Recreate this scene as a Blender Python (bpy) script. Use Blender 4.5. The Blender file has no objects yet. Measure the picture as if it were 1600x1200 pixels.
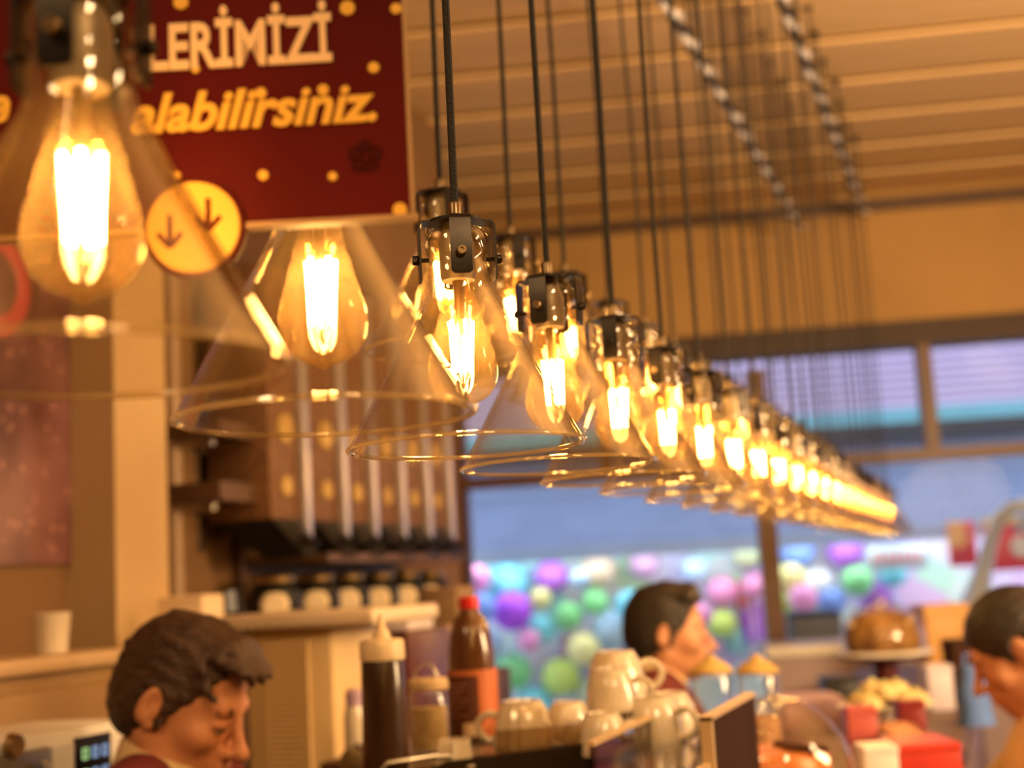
import bpy, bmesh, math, random
import numpy as np
from mathutils import Vector, Matrix, noise as mnoise

SC = bpy.context.scene
COL = SC.collection
PI = math.pi

# ------------------------------------------------------------------ camera
FPX = 2100.0                       # focal length in pixels of a 1600x1200 frame
CAMZ = 1.70
ROLL = math.radians(3.2)
PITCH = math.radians(8.44)
CAM = Vector((0, 0, CAMZ))
def _cam_axes(az):
    h = Vector((math.sin(az), math.cos(az), 0))
    F = h * math.cos(PITCH) + Vector((0, 0, 1)) * math.sin(PITCH)
    R0 = h.cross(Vector((0, 0, 1))).normalized()
    U0 = R0.cross(F)
    return F, R0 * math.cos(ROLL) - U0 * math.sin(ROLL), R0 * math.sin(ROLL) + U0 * math.cos(ROLL)
AZ = 0.0
for _ in range(6):                 # turn the camera until +Y vanishes at pixel (1560, 870)
    F, R, U = _cam_axes(AZ)
    d = F + R * ((1560 - 800) / FPX) + U * ((600 - 870) / FPX)
    AZ -= math.atan2(d.x, d.y)
F, R, U = _cam_axes(AZ)
FH = Vector((F.x, F.y, 0)).normalized()      # level forward
RH = FH.cross(Vector((0, 0, 1)))             # level right

def ray(px, py):
    return F + R * ((px - 800) / FPX) + U * ((600 - py) / FPX)
def at(px, py, depth):             # depth along the optical axis
    return CAM + ray(px, py) * depth
def on_z(px, py, z):
    r = ray(px, py); return CAM + r * ((z - CAMZ) / r.z)
def on_x(px, py, x):
    r = ray(px, py); return CAM + r * (x / r.x)
def on_y(px, py, y):
    r = ray(px, py); return CAM + r * (y / r.y)

cam_data = bpy.data.cameras.new('camera')
cam = bpy.data.objects.new('camera', cam_data); COL.objects.link(cam)
cam.matrix_world = Matrix(((R.x, U.x, -F.x, CAM.x), (R.y, U.y, -F.y, CAM.y), (R.z, U.z, -F.z, CAM.z), (0, 0, 0, 1)))
cam_data.sensor_width = 36
cam_data.lens = FPX / 1600 * 36
cam_data.clip_start = 0.02
cam_data.dof.use_dof = True
cam_data.dof.focus_distance = 1.20
cam_data.dof.aperture_fstop = 3.5
SC.camera = cam

# ------------------------------------------------------------------ world, lights, exposure
world = bpy.data.worlds.new('world'); SC.world = world
world.use_nodes = True
wn = world.node_tree.nodes; wn.clear()
wo = wn.new('ShaderNodeOutputWorld'); wb = wn.new('ShaderNodeBackground')
wb.inputs[0].default_value = (0.62, 0.74, 1.0, 1); wb.inputs[1].default_value = 2.4
world.node_tree.links.new(wb.outputs[0], wo.inputs[0])

def area(name, loc, target, size, power, color):
    L = bpy.data.lights.new(name, 'AREA'); L.shape = 'DISK'; L.size = size; L.energy = power; L.color = color
    o = bpy.data.objects.new(name, L); COL.objects.link(o); o.location = loc
    o.rotation_euler = (Vector(target) - Vector(loc)).to_track_quat('-Z', 'Y').to_euler()
    return o
WARM = (1.0, 0.66, 0.33)
area('warm_fill_light', (1.3, -0.6, 3.45), (0.2, 2.2, 1.0), 0.5, 44, WARM)  # unseen warm fills, added to stand in for the room's other lamps
area('warm_fill_light', (2.6, 2.2, 3.45), (-0.2, 3.4, 1.0), 0.5, 36, WARM)
area('warm_fill_light', (-1.2, -0.8, 3.45), (-1.4, 2.0, 1.2), 0.5, 17, WARM)
area('ceiling_fill_light', (1.9, 2.6, 2.2), (0.1, 4.6, 3.64), 1.0, 210, WARM)  # unseen fill added to brighten the ceiling planks

vs = SC.view_settings
vs.view_transform = 'Standard'; vs.look = 'None'; vs.exposure = 0.0; vs.gamma = 1.0; vs.use_curve_mapping = False
cy = SC.cycles
cy.adaptive_threshold = .02; cy.max_bounces = 8; cy.diffuse_bounces = 3; cy.glossy_bounces = 4; cy.transmission_bounces = 8
cy.transparent_max_bounces = 48; cy.sample_clamp_indirect = 4.0; cy.caustics_reflective = False; cy.caustics_refractive = False

# ------------------------------------------------------------------ helpers
class MB:
    """collects shapes, then links them as one mesh object"""
    def __init__(s): s.v = []; s.f = []
    def add(s, vs_, fs_):
        n = len(s.v); s.v += [tuple(v) for v in vs_]; s.f += [tuple(i + n for i in f) for f in fs_]; return s
    def box(s, lo, hi, M=None):
        (x0, y0, z0), (x1, y1, z1) = lo, hi
        vs_ = [Vector(p) for p in ((x0,y0,z0),(x1,y0,z0),(x1,y1,z0),(x0,y1,z0),(x0,y0,z1),(x1,y0,z1),(x1,y1,z1),(x0,y1,z1))]
        if M is not None: vs_ = [M @ v for v in vs_]
        return s.add(vs_, [(0,3,2,1),(4,5,6,7),(0,1,5,4),(1,2,6,5),(2,3,7,6),(3,0,4,7)])
    def rbox(s, lo, hi, r, seg=3, M=None):
        bm = bmesh.new()
        bmesh.ops.create_cube(bm, size=1)
        lo, hi = Vector(lo), Vector(hi)
        for v in bm.verts: v.co = Vector(((v.co.x + .5) * (hi.x - lo.x) + lo.x, (v.co.y + .5) * (hi.y - lo.y) + lo.y, (v.co.z + .5) * (hi.z - lo.z) + lo.z))
        bmesh.ops.bevel(bm, geom=bm.edges[:], offset=r, segments=seg, affect='EDGES', profile=0.5)
        bm.verts.index_update()
        vs_ = [v.co.copy() for v in bm.verts]
        if M is not None: vs_ = [M @ v for v in vs_]
        fs_ = [tuple(v.index for v in f.verts) for f in bm.faces]
        bm.free(); return s.add(vs_, fs_)
    def lathe(s, prof, seg=32, c=(0, 0, 0), closed=False, flute=None):
        """prof: list of (r, z); r = 0 makes a pole"""
        vs_, fs_, rows = [], [], []
        for r, z in prof:
            if r <= 1e-6: rows.append([len(vs_)]); vs_.append((c[0], c[1], c[2] + z))
            else:
                rows.append(list(range(len(vs_), len(vs_) + seg)))
                for k in range(seg):
                    a = 2 * PI * k / seg; q = r
                    if flute: q = r * (1 + flute[1] * math.cos(flute[0] * a))
                    vs_.append((c[0] + q * math.cos(a), c[1] + q * math.sin(a), c[2] + z))
        prs = list(zip(rows[:-1], rows[1:])) + ([(rows[-1], rows[0])] if closed else [])
        for a, b in prs:
            if len(a) == 1 and len(b) == 1: continue
            for k in range(seg):
                k2 = (k + 1) % seg
                if len(a) == 1: fs_.append((a[0], b[k2], b[k]))
                elif len(b) == 1: fs_.append((a[k], a[k2], b[0]))
                else: fs_.append((a[k], a[k2], b[k2], b[k]))
        return s.add(vs_, fs_)
    def tube(s, pts, r, seg=8, cap=True):
        pts = [Vector(p) for p in pts]; rs = r if isinstance(r, (list, tuple)) else [r] * len(pts)
        vs_, fs_ = [], []
        t0 = (pts[1] - pts[0]).normalized()
        up = Vector((0, 0, 1)) if abs(t0.z) < .9 else Vector((1, 0, 0))
        n = t0.cross(up).normalized()
        for i, p in enumerate(pts):
            t = (pts[min(i + 1, len(pts) - 1)] - pts[max(i - 1, 0)]).normalized()
            n = (n - t * n.dot(t)).normalized(); b = t.cross(n)
            for k in range(seg):
                a = 2 * PI * k / seg
                vs_.append(p + (n * math.cos(a) + b * math.sin(a)) * rs[i])
        for i in range(len(pts) - 1):
            for k in range(seg):
                k2 = (k + 1) % seg
                fs_.append((i * seg + k, i * seg + k2, (i + 1) * seg + k2, (i + 1) * seg + k))
        if cap:
            fs_.append(tuple(reversed(range(seg)))); fs_.append(tuple(range(len(vs_) - seg, len(vs_))))
        return s.add(vs_, fs_)
    def sphere(s, c, r, seg=16, rings=10, sq=(1, 1, 1)):
        vs_, n0 = [], len(s.v)
        m = MB().lathe([(math.sin(PI * i / rings) * r if 0 < i < rings else 0, -math.cos(PI * i / rings) * r) for i in range(rings + 1)], seg)
        return s.add([(c[0] + x * sq[0], c[1] + y * sq[1], c[2] + z * sq[2]) for x, y, z in m.v], m.f)
    def prism(s, outline, z0, z1, M=None):
        n = len(outline)
        vs_ = [Vector((x, y, z0)) for x, y in outline] + [Vector((x, y, z1)) for x, y in outline]
        if M is not None: vs_ = [M @ v for v in vs_]
        fs_ = [tuple(reversed(range(n))), tuple(range(n, 2 * n))] + [(k, (k + 1) % n, n + (k + 1) % n, n + k) for k in range(n)]
        return s.add(vs_, fs_)
    def mesh(s, name, mat, smooth=True, angle=35):
        me = bpy.data.meshes.new(name); me.from_pydata(s.v, [], s.f); me.validate(); me.update()
        bm = bmesh.new(); bm.from_mesh(me); bmesh.ops.recalc_face_normals(bm, faces=bm.faces); bm.to_mesh(me); bm.free()
        if mat: me.materials.append(mat)
        if smooth:
            me.polygons.foreach_set('use_smooth', [True] * len(me.polygons))
            try: me.set_sharp_from_angle(angle=math.radians(angle))
            except Exception: pass
        return me
    def build(s, name, mat, parent=None, smooth=True, loc=None, angle=35):
        o = bpy.data.objects.new(name, s.mesh(name, mat, smooth, angle)); COL.objects.link(o)
        if parent: o.parent = parent
        if loc is not None: o.location = loc
        return o

def tag(o, label, cat, group=None):
    o['label'] = label; o['category'] = cat
    if group: o['group'] = group
    return o
def thing(name, label, cat, loc=(0, 0, 0), rz=0.0, group=None):
    o = bpy.data.objects.new(name, None); COL.objects.link(o); o.empty_display_size = .05
    o.location = loc; o.rotation_euler = (0, 0, rz)
    return tag(o, label, cat, group)
def link_copy(o, parent=None):
    c = o.copy(); COL.objects.link(c); c.parent = parent
    for ch in o.children: link_copy(ch, c)
    return c
def struct(o): o['kind'] = 'structure'; return o

# ------------------------------------------------------------------ materials
MATS = {}
def mat(name, color, rough=.5, metal=0, noise=0.0, nscale=20, bump=0.0, bscale=60, stretch=(1, 1, 1), coat=0, trans=0, spec=.5, color2=None, sub=0):
    if name in MATS: return MATS[name]
    m = bpy.data.materials.new(name); m.use_nodes = True
    nt = m.node_tree; p = nt.nodes['Principled BSDF']
    p.inputs['Base Color'].default_value = (*color, 1)
    p.inputs['Roughness'].default_value = rough; p.inputs['Metallic'].default_value = metal
    p.inputs['Coat Weight'].default_value = coat; p.inputs['Transmission Weight'].default_value = trans
    p.inputs['Specular IOR Level'].default_value = spec
    if sub: p.inputs['Subsurface Weight'].default_value = sub; p.inputs['Subsurface Radius'].default_value = (.012, .004, .002)
    if noise or color2 or bump:
        tc = nt.nodes.new('ShaderNodeTexCoord'); mp = nt.nodes.new('ShaderNodeMapping'); mp.inputs['Scale'].default_value = stretch
        nt.links.new(tc.outputs['Object'], mp.inputs[0])
    if noise or color2:
        n = nt.nodes.new('ShaderNodeTexNoise'); n.inputs['Scale'].default_value = nscale; n.inputs['Detail'].default_value = 4
        nt.links.new(mp.outputs[0], n.inputs['Vector'])
        r = nt.nodes.new('ShaderNodeValToRGB')
        c2 = color2 or tuple(c * (1 - noise) for c in color)
        r.color_ramp.elements[0].color = (*c2, 1); r.color_ramp.elements[0].position = .35
        r.color_ramp.elements[1].color = (*color, 1); r.color_ramp.elements[1].position = .65
        nt.links.new(n.outputs['Fac'], r.inputs[0]); nt.links.new(r.outputs[0], p.inputs['Base Color'])
    if bump:
        n2 = nt.nodes.new('ShaderNodeTexNoise'); n2.inputs['Scale'].default_value = bscale
        nt.links.new(mp.outputs[0], n2.inputs['Vector'])
        b = nt.nodes.new('ShaderNodeBump'); b.inputs['Strength'].default_value = bump; b.inputs['Distance'].default_value = .005
        nt.links.new(n2.outputs['Fac'], b.inputs['Height']); nt.links.new(b.outputs[0], p.inputs['Normal'])
    MATS[name] = m; return m

def thin_glass(name, tint=(1, 1, 1), ior=1.45, rough=.03, haze=(1, .8, .5), haze_fac=0.0, bump=0.0, bscale=30, stretch=(1, 1, 1)):
    """a thin clear pane: what is not mirrored passes straight through; a little coating scatters light"""
    m = bpy.data.materials.new(name); m.use_nodes = True
    nt = m.node_tree; nt.nodes.clear()
    out = nt.nodes.new('ShaderNodeOutputMaterial')
    tr = nt.nodes.new('ShaderNodeBsdfTransparent'); tr.inputs[0].default_value = (*tint, 1)
    gl = nt.nodes.new('ShaderNodeBsdfGlossy'); gl.inputs['Roughness'].default_value = rough
    lw = nt.nodes.new('ShaderNodeLayerWeight'); lw.inputs['Blend'].default_value = .5
    pw = nt.nodes.new('ShaderNodeMath'); pw.operation = 'POWER'; pw.inputs[1].default_value = 3.3
    fr = nt.nodes.new('ShaderNodeMath'); fr.operation = 'MULTIPLY_ADD'; f0 = ((ior - 1) / (ior + 1)) ** 2
    fr.inputs[1].default_value = .80 - f0; fr.inputs[2].default_value = f0
    nt.links.new(lw.outputs['Facing'], pw.inputs[0]); nt.links.new(pw.outputs[0], fr.inputs[0])
    mx = nt.nodes.new('ShaderNodeMixShader')
    nt.links.new(fr.outputs[0], mx.inputs[0]); nt.links.new(tr.outputs[0], mx.inputs[1]); nt.links.new(gl.outputs[0], mx.inputs[2])
    if bump:
        tc = nt.nodes.new('ShaderNodeTexCoord'); mp = nt.nodes.new('ShaderNodeMapping'); mp.inputs['Scale'].default_value = stretch
        n2 = nt.nodes.new('ShaderNodeTexNoise'); n2.inputs['Scale'].default_value = bscale; n2.inputs['Detail'].default_value = 1
        b = nt.nodes.new('ShaderNodeBump'); b.inputs['Strength'].default_value = bump; b.inputs['Distance'].default_value = .004
        nt.links.new(tc.outputs['Object'], mp.inputs[0]); nt.links.new(mp.outputs[0], n2.inputs['Vector'])
        nt.links.new(n2.outputs['Fac'], b.inputs['Height']); nt.links.new(b.outputs[0], gl.inputs['Normal'])
    last = mx
    if haze_fac:
        tl = nt.nodes.new('ShaderNodeBsdfTranslucent'); tl.inputs[0].default_value = (*haze, 1)
        m2 = nt.nodes.new('ShaderNodeMixShader'); m2.inputs[0].default_value = haze_fac
        nt.links.new(last.outputs[0], m2.inputs[1]); nt.links.new(tl.outputs[0], m2.inputs[2]); last = m2
    nt.links.new(last.outputs[0], out.inputs[0])
    MATS[name] = m; return m

def emit(name, color, strength):
    m = bpy.data.materials.new(name); m.use_nodes = True
    nt = m.node_tree; nt.nodes.clear()
    out = nt.nodes.new('ShaderNodeOutputMaterial'); e = nt.nodes.new('ShaderNodeEmission')
    e.inputs[0].default_value = (*color, 1); e.inputs[1].default_value = strength
    nt.links.new(e.outputs[0], out.inputs[0]); MATS[name] = m; return m

M_wall = mat('warm_plaster', (.62, .40, .17), .75, noise=.12, nscale=3, bump=.15, bscale=90)
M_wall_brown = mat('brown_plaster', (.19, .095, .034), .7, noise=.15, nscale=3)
M_ceil = mat('ceiling_plank', (.66, .43, .20), .55, noise=.18, nscale=4, stretch=(.3, 6, 6))
M_floor = mat('floor_tile', (.30, .22, .15), .4, noise=.2, nscale=5)
M_darkwood = mat('dark_wood', (.10, .045, .018), .5, noise=.35, nscale=8, stretch=(1, 8, 8))
M_woodframe = mat('window_wood', (.12, .045, .014), .45, noise=.3, nscale=8, stretch=(8, 8, 1))
M_black = mat('black_iron', (.02, .017, .014), .42, metal=.6, noise=.3, nscale=40)
M_blackmetal = mat('bracket_metal', (.045, .035, .027), .35, metal=.8, noise=.25, nscale=60)
M_brass = mat('aged_brass', (.55, .38, .18), .28, metal=1, noise=.25, nscale=50)
M_cord = mat('braided_cord', (.018, .014, .011), .8, bump=.8, bscale=400)
M_glass = thin_glass('shade_glass', (.970, .945, .885), 1.75, .018, (1, .76, .38), .005, bump=.10, bscale=28, stretch=(1, 1, .35))
M_bulbglass = thin_glass('amber_bulb_glass', (1, .82, .52), 1.6, .03, (1, .62, .22), .028)
M_pane = thin_glass('window_pane', (.98, .99, .99), 1.06, .02)
M_clear = thin_glass('clear_glass', (.985, .985, .97), 1.5, .03, (1, .9, .7), .02)
M_fil = emit('glowing_filament', (1.0, .64, .28), 260)
M_cream = mat('cream_ceramic', (.66, .56, .42), .18, coat=.4, noise=.05, nscale=8)
M_white = mat('white_plastic', (.80, .77, .72), .4, noise=.04, nscale=12)
M_steel = mat('brushed_steel', (.55, .53, .50), .3, metal=1, noise=.15, nscale=30, stretch=(1, 1, 12))

# ------------------------------------------------------------------ the room
CEIL = 3.64
WX = -2.06                                         # face of the left wall
BO = Vector((-.968, 7.069, 0))                     # a point of the window wall
BA = Vector((2.66, .607, 0)).normalized()          # along it, to the right
BN = Vector((-BA.y, BA.x, 0))                      # outwards
def bw(px, py, off=0.0):
    """pixel -> (along, height) on the plane of the window wall pushed outwards by off"""
    r = ray(px, py); o = BO + BN * off
    t = (o - CAM).dot(BN) / r.dot(BN); P = CAM + r * t
    return (P - o).dot(BA), P.z
MBW = Matrix(((BA.x, BN.x, 0, BO.x), (BA.y, BN.y, 0, BO.y), (0, 0, 1, 0), (0, 0, 0, 1)))

struct(MB().box((-4.6, -3, -.1), (4.5, 9.0, 0)).build('floor', M_floor, smooth=False))
ceil = struct(MB().box((-4.6, -3, CEIL + .06), (4.5, 9.0, CEIL + .16)).build('ceiling', M_wall_brown, smooth=False))
PW = .45
pm = MB().box((-5.2, -PW, 0), (5.0, 0, .016), Matrix.Rotation(math.radians(3.4), 4, 'X')).mesh('plank', M_ceil, False)
for k in range(23):
    o = bpy.data.objects.new('plank', pm); COL.objects.link(o); o.parent = ceil
    o.matrix_local = MBW @ Matrix.Translation((0, .02 - k * (PW - .004), CEIL + .012))
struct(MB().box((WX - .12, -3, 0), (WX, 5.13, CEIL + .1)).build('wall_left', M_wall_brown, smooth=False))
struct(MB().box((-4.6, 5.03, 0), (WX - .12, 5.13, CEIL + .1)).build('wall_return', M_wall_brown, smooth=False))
struct(MB().box((4.4, -3, 0), (4.5, 9, CEIL + .1)).build('wall_right', M_wall, smooth=False))
struct(MB().box((-4.6, -3.1, 0), (4.5, -3, CEIL + .1)).build('wall_rear', M_wall, smooth=False))
struct(MB().box((-4.7, 5.03, 0), (-4.6, 8, CEIL + .1)).build('wall_alcove', M_wall, smooth=False))

# window wall: upper wall, beam, transom, posts, panes
zb1 = bw(1400, 503)[1]; zb0 = bw(1400, 541)[1]; zt1 = bw(1400, 704)[1]; zt0 = bw(1400, 722)[1]
aL, aR = -3.9, 5.6
wall_b = struct(MB().box((aL, 0, zb1), (aR, .15, CEIL + .1), MBW).build('wall_back', mat('window_wall_plaster', (.43, .24, .072), .7, noise=.12, nscale=2), smooth=False))
struct(MB().box((aL, -.03, zb0), (aR, .15, zb1), MBW).build('trim_1', mat('beam_wood', (.05, .021, .008), .6, noise=.3, nscale=8, stretch=(1, 8, 8)), smooth=False))           # beam over the windows
struct(MB().box((aL, -.02, zt0), (aR, .10, zt1), MBW).build('trim_2', M_woodframe, smooth=False))          # transom
struct(MB().box((aL, 0, 0), (aR, .15, .75), MBW).build('wall_sill', M_wall_brown, smooth=False))
struct(MB().box((aL, -.02, CEIL - .10), (aR, .02, CEIL - .03), MBW).build('trim_3', M_darkwood, smooth=False))  # dark strip under the ceiling
posts = sorted([bw(1205, 900)[0], bw(722, 900)[0], bw(1205, 900)[0] + (bw(1205, 900)[0] - bw(722, 900)[0]), 4.4])
for i, a in enumerate(posts):
    w = .048
    struct(MB().box((a - w, -.05, 0), (a + w, .12, zb0 + .02 if i != 1 else CEIL - .9), MBW).build('trim_%d' % (4 + i), M_woodframe, smooth=False))
edges = [aL] + posts + [aR]
n = 1
for a0, a1 in zip(edges[:-1], edges[1:]):
    wdw = struct(MB().box((a0 + .04, .05, zt1), (a1 - .04, .056, zb0), MBW).build('window_%d' % n, M_pane, smooth=False)); n += 1
    if a1 - a0 > 1.0:
        am = bw(1450, 620)[0] if posts[1] == a0 or abs(a0 - posts[1]) < .01 else (a0 + a1) / 2
        MB().box((am - .035, -.02, zt1), (am + .035, .1, zb0), MBW).build('mullion', M_woodframe, wdw, smooth=False)
    struct(MB().box((a0 + .04, .05, .75), (a1 - .04, .056, zt0), MBW).build('window_%d' % n, M_pane, smooth=False)); n += 1

# ------------------------------------------------------------------ pendant lamps
RIM = 1.822; LX = -.432; LX2 = -.628; RISE = .176
def lamp_proto(cord_len):
    root = bpy.data.objects.new('pendant_lamp', None); COL.objects.link(root); root.empty_display_size = .05
    # glass shade: bell neck with a waist, then a straight cone (heights above the rim)
    outer = [(.0, .2005), (.016, .200), (.024, .1965), (.0285, .190), (.0292, .182), (.0288, .176), (.0262, .1715), (.0262, .166), (.0292, .161), (.0298, .150), (.0295, .142), (.0315, .136),
             (.047, .106), (.068, .0675), (.088, .031), (.1035, .0025), (.1050, -.0005)]
    inner = [(r - .0022, z - .001) for r, z in outer[::-1] if r > .02] + [(.0, .197)]
    MB().lathe(outer + [(.1048, -.0018), (.1036, -.0016)] + inner, 56).build('glass_shade', M_glass, root, angle=60)
    # rolled rim at the foot of the cone
    MB().lathe([(.1046 + .0020 * math.cos(a), .0004 + .0020 * math.sin(a)) for a in [2 * PI * k / 8 for k in range(8)]], 56, closed=True).build('rim', MATS.get('rim_glass') or thin_glass('rim_glass', (.98, .93, .82), 2.8, .10, (1, .84, .58), .13), root)
    # bracket
    MB().lathe([(0, .2065), (.022, .2065), (.026, .205), (.026, .2025), (0, .2025)], 24).build('bracket_plate', M_blackmetal, root)
    for k in range(4):
        a = k * PI / 2
        Mx = Matrix.Rotation(a, 4, 'Z')
        w = .0095
        path = [(.020, .2045), (.0305, .2045), (.0335, .2025), (.0350, .199), (.0350, .1520), (.0346, .1495)]
        b = MB()
        vs_, fs_ = [], []
        for (r, z), (nr, nz) in zip(path, [(0, 1), (.3, .95), (.7, .7), (1, .1), (1, 0), (1, 0)]):
            ww = w if z > .15 else w * .72
            for y in (-ww, ww):
                vs_.append(Mx @ Vector((r, y, z))); vs_.append(Mx @ Vector((r - nr * .0018, y, z - nz * .0018)))
        for i in range(len(path) - 1):
            o = i * 4
            fs_ += [(o, o + 4, o + 6, o + 2), (o + 1, o + 3, o + 7, o + 5), (o, o + 1, o + 5, o + 4), (o + 2, o + 6, o + 7, o + 3)]
        e = (len(path) - 1) * 4
        fs_ += [(0, 2, 3, 1), (e, e + 1, e + 3, e + 2)]
        st = b.add(vs_, fs_).build('strap', M_blackmetal, root)
        sm = MB()
        sm.lathe([(0, 0), (.0042, 0), (.0045, .001), (.0045, .0045), (.0038, .0055), (.002, .0055), (.0018, .004), (0, .004)], 10)
        sm.lathe([(0, -.0095), (.0022, -.0095), (.0022, 0), (0, 0)], 8)
        sc = sm.build('screw', M_brass if k % 2 == 0 else M_blackmetal, st)
        sc.matrix_local = Mx @ Matrix.Translation((.0352, 0, .1695)) @ Matrix.Rotation(PI / 2, 4, 'Y')
    MB().lathe([(0, .205), (.0065, .205), (.0065, .221), (.0055, .223), (0, .223)], 16).build('ferrule', mat('ferrule_metal', (.20, .135, .07), .35, metal=.9, noise=.2, nscale=40), root)
    # cord, slightly uneven, with a rose at the ceiling
    N = 26; pts = []
    for k in range(N + 1):
        t = k / N; z = .221 + t * cord_len
        q = math.sin(PI * t)
        pts.append((.004 * q * math.sin(9 * t), .003 * q * math.sin(7 * t + 1), z))
    MB().tube(pts, .0036, 6).build('cord', M_cord, root)
    MB().lathe([(0, .221 + cord_len + .01), (.011, .221 + cord_len + .01), (.011, .221 + cord_len - .008), (.008, .221 + cord_len - .02), (0, .221 + cord_len - .02)], 16).build('ceiling_rose', M_black, root)
    # socket and bulb
    MB().lathe([(0, .204), (.011, .204), (.012, .196), (.0150, .188), (.0162, .184), (.0162, .154), (.0150, .150), (0, .150)], 20).build('socket', mat('socket_metal', (.62, .50, .36), .45, metal=.3, noise=.2, nscale=30), root)
    bp = [(.0125, .152), (.0130, .146), (.0150, .136), (.0185, .122), (.0225, .107), (.0268, .091), (.0300, .079), (.0315, .070), (.0312, .062), (.0288, .054), (.0240, .0465), (.0175, .0415), (.0105, .0385), (.0055, .0368), (.0035, .0345), (0, .0335)]
    bulb = MB().lathe(bp, 28).build('bulb', M_bulbglass, root, angle=80)
    for k in range(5):
        a = 2 * PI * k / 5 + .3
        p0 = (.0105 * math.cos(a), .0105 * math.sin(a), .1130); p1 = (.0082 * math.cos(a + .25), .0082 * math.sin(a + .25), .0660)
        MB().tube([p0, p1], .0019, 6).build('filament', M_fil, bulb)
    fs = MB().tube([(0, 0, .150), (0, 0, .118), (0, 0, .100)], [.0055, .0042, .0022], 8)
    for k in range(5):
        a = 2 * PI * k / 5 + .3
        fs.tube([(0, 0, .124), (.0105 * math.cos(a), .0105 * math.sin(a), .1135)], .0006, 4)
        fs.tube([(0, 0, .052), (.0082 * math.cos(a + .25), .0082 * math.sin(a + .25), .0660)], .0006, 4)
    fs.tube([(0, 0, .10), (0, 0, .052)], .0007, 4)
    fs.build('filament_stem', M_brass, bulb)
    return root
random.seed(4)
def lamp_row(count0, count1, X, rim, labels, default, group):
    proto = lamp_proto(CEIL - .005 - rim - .221)
    first = True
    for n in range(count0, count1 + 1):
        o = proto if first else link_copy(proto); first = False
        y = 1.103 + (n - 3 + (.7 if X == LX2 else 0)) * .2665
        o.location = (X, y, rim)
        rz = {3: math.radians(-62), 4: math.radians(-92), 2: .4, 1: math.radians(-75)}.get(n, random.uniform(0, PI / 2)) if X == LX else random.uniform(0, PI / 2)
        o.rotation_euler = (random.uniform(-.008, .008) if n > 4 else 0, 0, rz)
        tag(o, labels.get(n, default), 'lamp', group)
lamp_row(1, 22, LX, RIM, {
    1: 'clear glass cone pendant lamp hanging in front of the dark red sign',
    2: 'clear glass cone pendant lamp whose cap is hidden behind the red sign',
    3: 'clear glass cone pendant lamp just beyond the red sign, black strap facing out',
    4: 'clear glass cone pendant lamp next in the low row after the sharp black-strapped one'},
    'clear glass cone pendant lamp with glowing filament bulb in the long low row', 'pendant lamps of the low row')
lamp_row(4, 20, LX2, RIM + RISE, {}, 'clear glass cone pendant lamp with glowing filament bulb in the short higher row', 'pendant lamps of the higher row')

# twisted cable runs under the ceiling
M_palecable = mat('pale_cable', (.62, .58, .60), .4, noise=.1, nscale=20)
for X, y1, lab in ((-.768, 6.75, 'twisted pale and black cable run under the ceiling above the higher lamp row'), (-.468, 7.05, 'twisted pale and black cable run under the ceiling above the low lamp row')):
    t = thing('cable_run', lab, 'cable', (X, 0, 3.40 if X < -.6 else 3.50), 0, 'twisted cable runs')
    for ph, nm, mm in ((0, 'pale_strand', M_palecable), (PI, 'dark_strand', M_black)):
        pts = []
        for k in range(361):
            y = 1.2 + (y1 - 1.2) * k / 360
            a = 2 * PI * y / .26 + ph
            pts.append((.012 * math.cos(a), y, .012 * math.sin(a)))
        MB().tube(pts, .0125, 7).build(nm, mm, t)
    for y in np.arange(1.4, y1, .9):
        MB().tube([(0, y, .01), (0, y, CEIL - (3.40 if X < -.6 else 3.50) + .03)], .004, 6).build('hanger', M_black, t)

# ------------------------------------------------------------------ the red sign
sd = .835
tl, tr_, bl, br = at(-130, -90, sd), at(618, -90, sd), at(-130, 366, sd), at(643, 345, sd)
sx = (br - bl).normalized(); sz = Vector((0, 0, 1)); sx = Vector((sx.x, sx.y, 0)).normalized(); sn = sx.cross(sz)   # sn: towards the camera side
SO = Vector((bl.x, bl.y, (bl.z + br.z) / 2))
MS = Matrix(((sx.x, sz.x, sn.x, SO.x), (sx.y, sz.y, sn.y, SO.y), (sx.z, sz.z, sn.z, SO.z), (0, 0, 0, 1)))
def sp(px, py):
    """pixel -> sign coordinates"""
    r = ray(px, py); t = (SO - CAM).dot(sn) / r.dot(sn); P = CAM + r * t - SO
    return P.dot(sx), P.z
SW = (br - SO).dot(sx); SH = sp(300, -90)[1]
sign = thing('hanging_sign', 'dark red hanging sign with cream and yellow lettering and a yellow disc', 'sign', (0, 0, 0))
sign.matrix_world = MS
M_red = mat('sign_red', (.090, .0055, .0035), .6, color2=(.066, .0035, .0025), nscale=5, spec=.08)
M_signedge = mat('sign_edge', (.42, .25, .11), .6, noise=.1)
M_yel = mat('sign_yellow', (.80, .44, .05), .5, noise=.08, nscale=10)
M_let = mat('sign_cream', (.84, .56, .30), .5, noise=.05, nscale=10)
MB().box((0, 0, -.008), (SW, SH, 0)).build('board', M_red, sign, smooth=False)
e = MB().box((-.001, -.003, -.009), (SW + .004, .0, .0015)).box((SW, 0, -.009), (SW + .002, SH, .0015))
e.build('edge_strip', M_signedge, sign, smooth=False)
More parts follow.
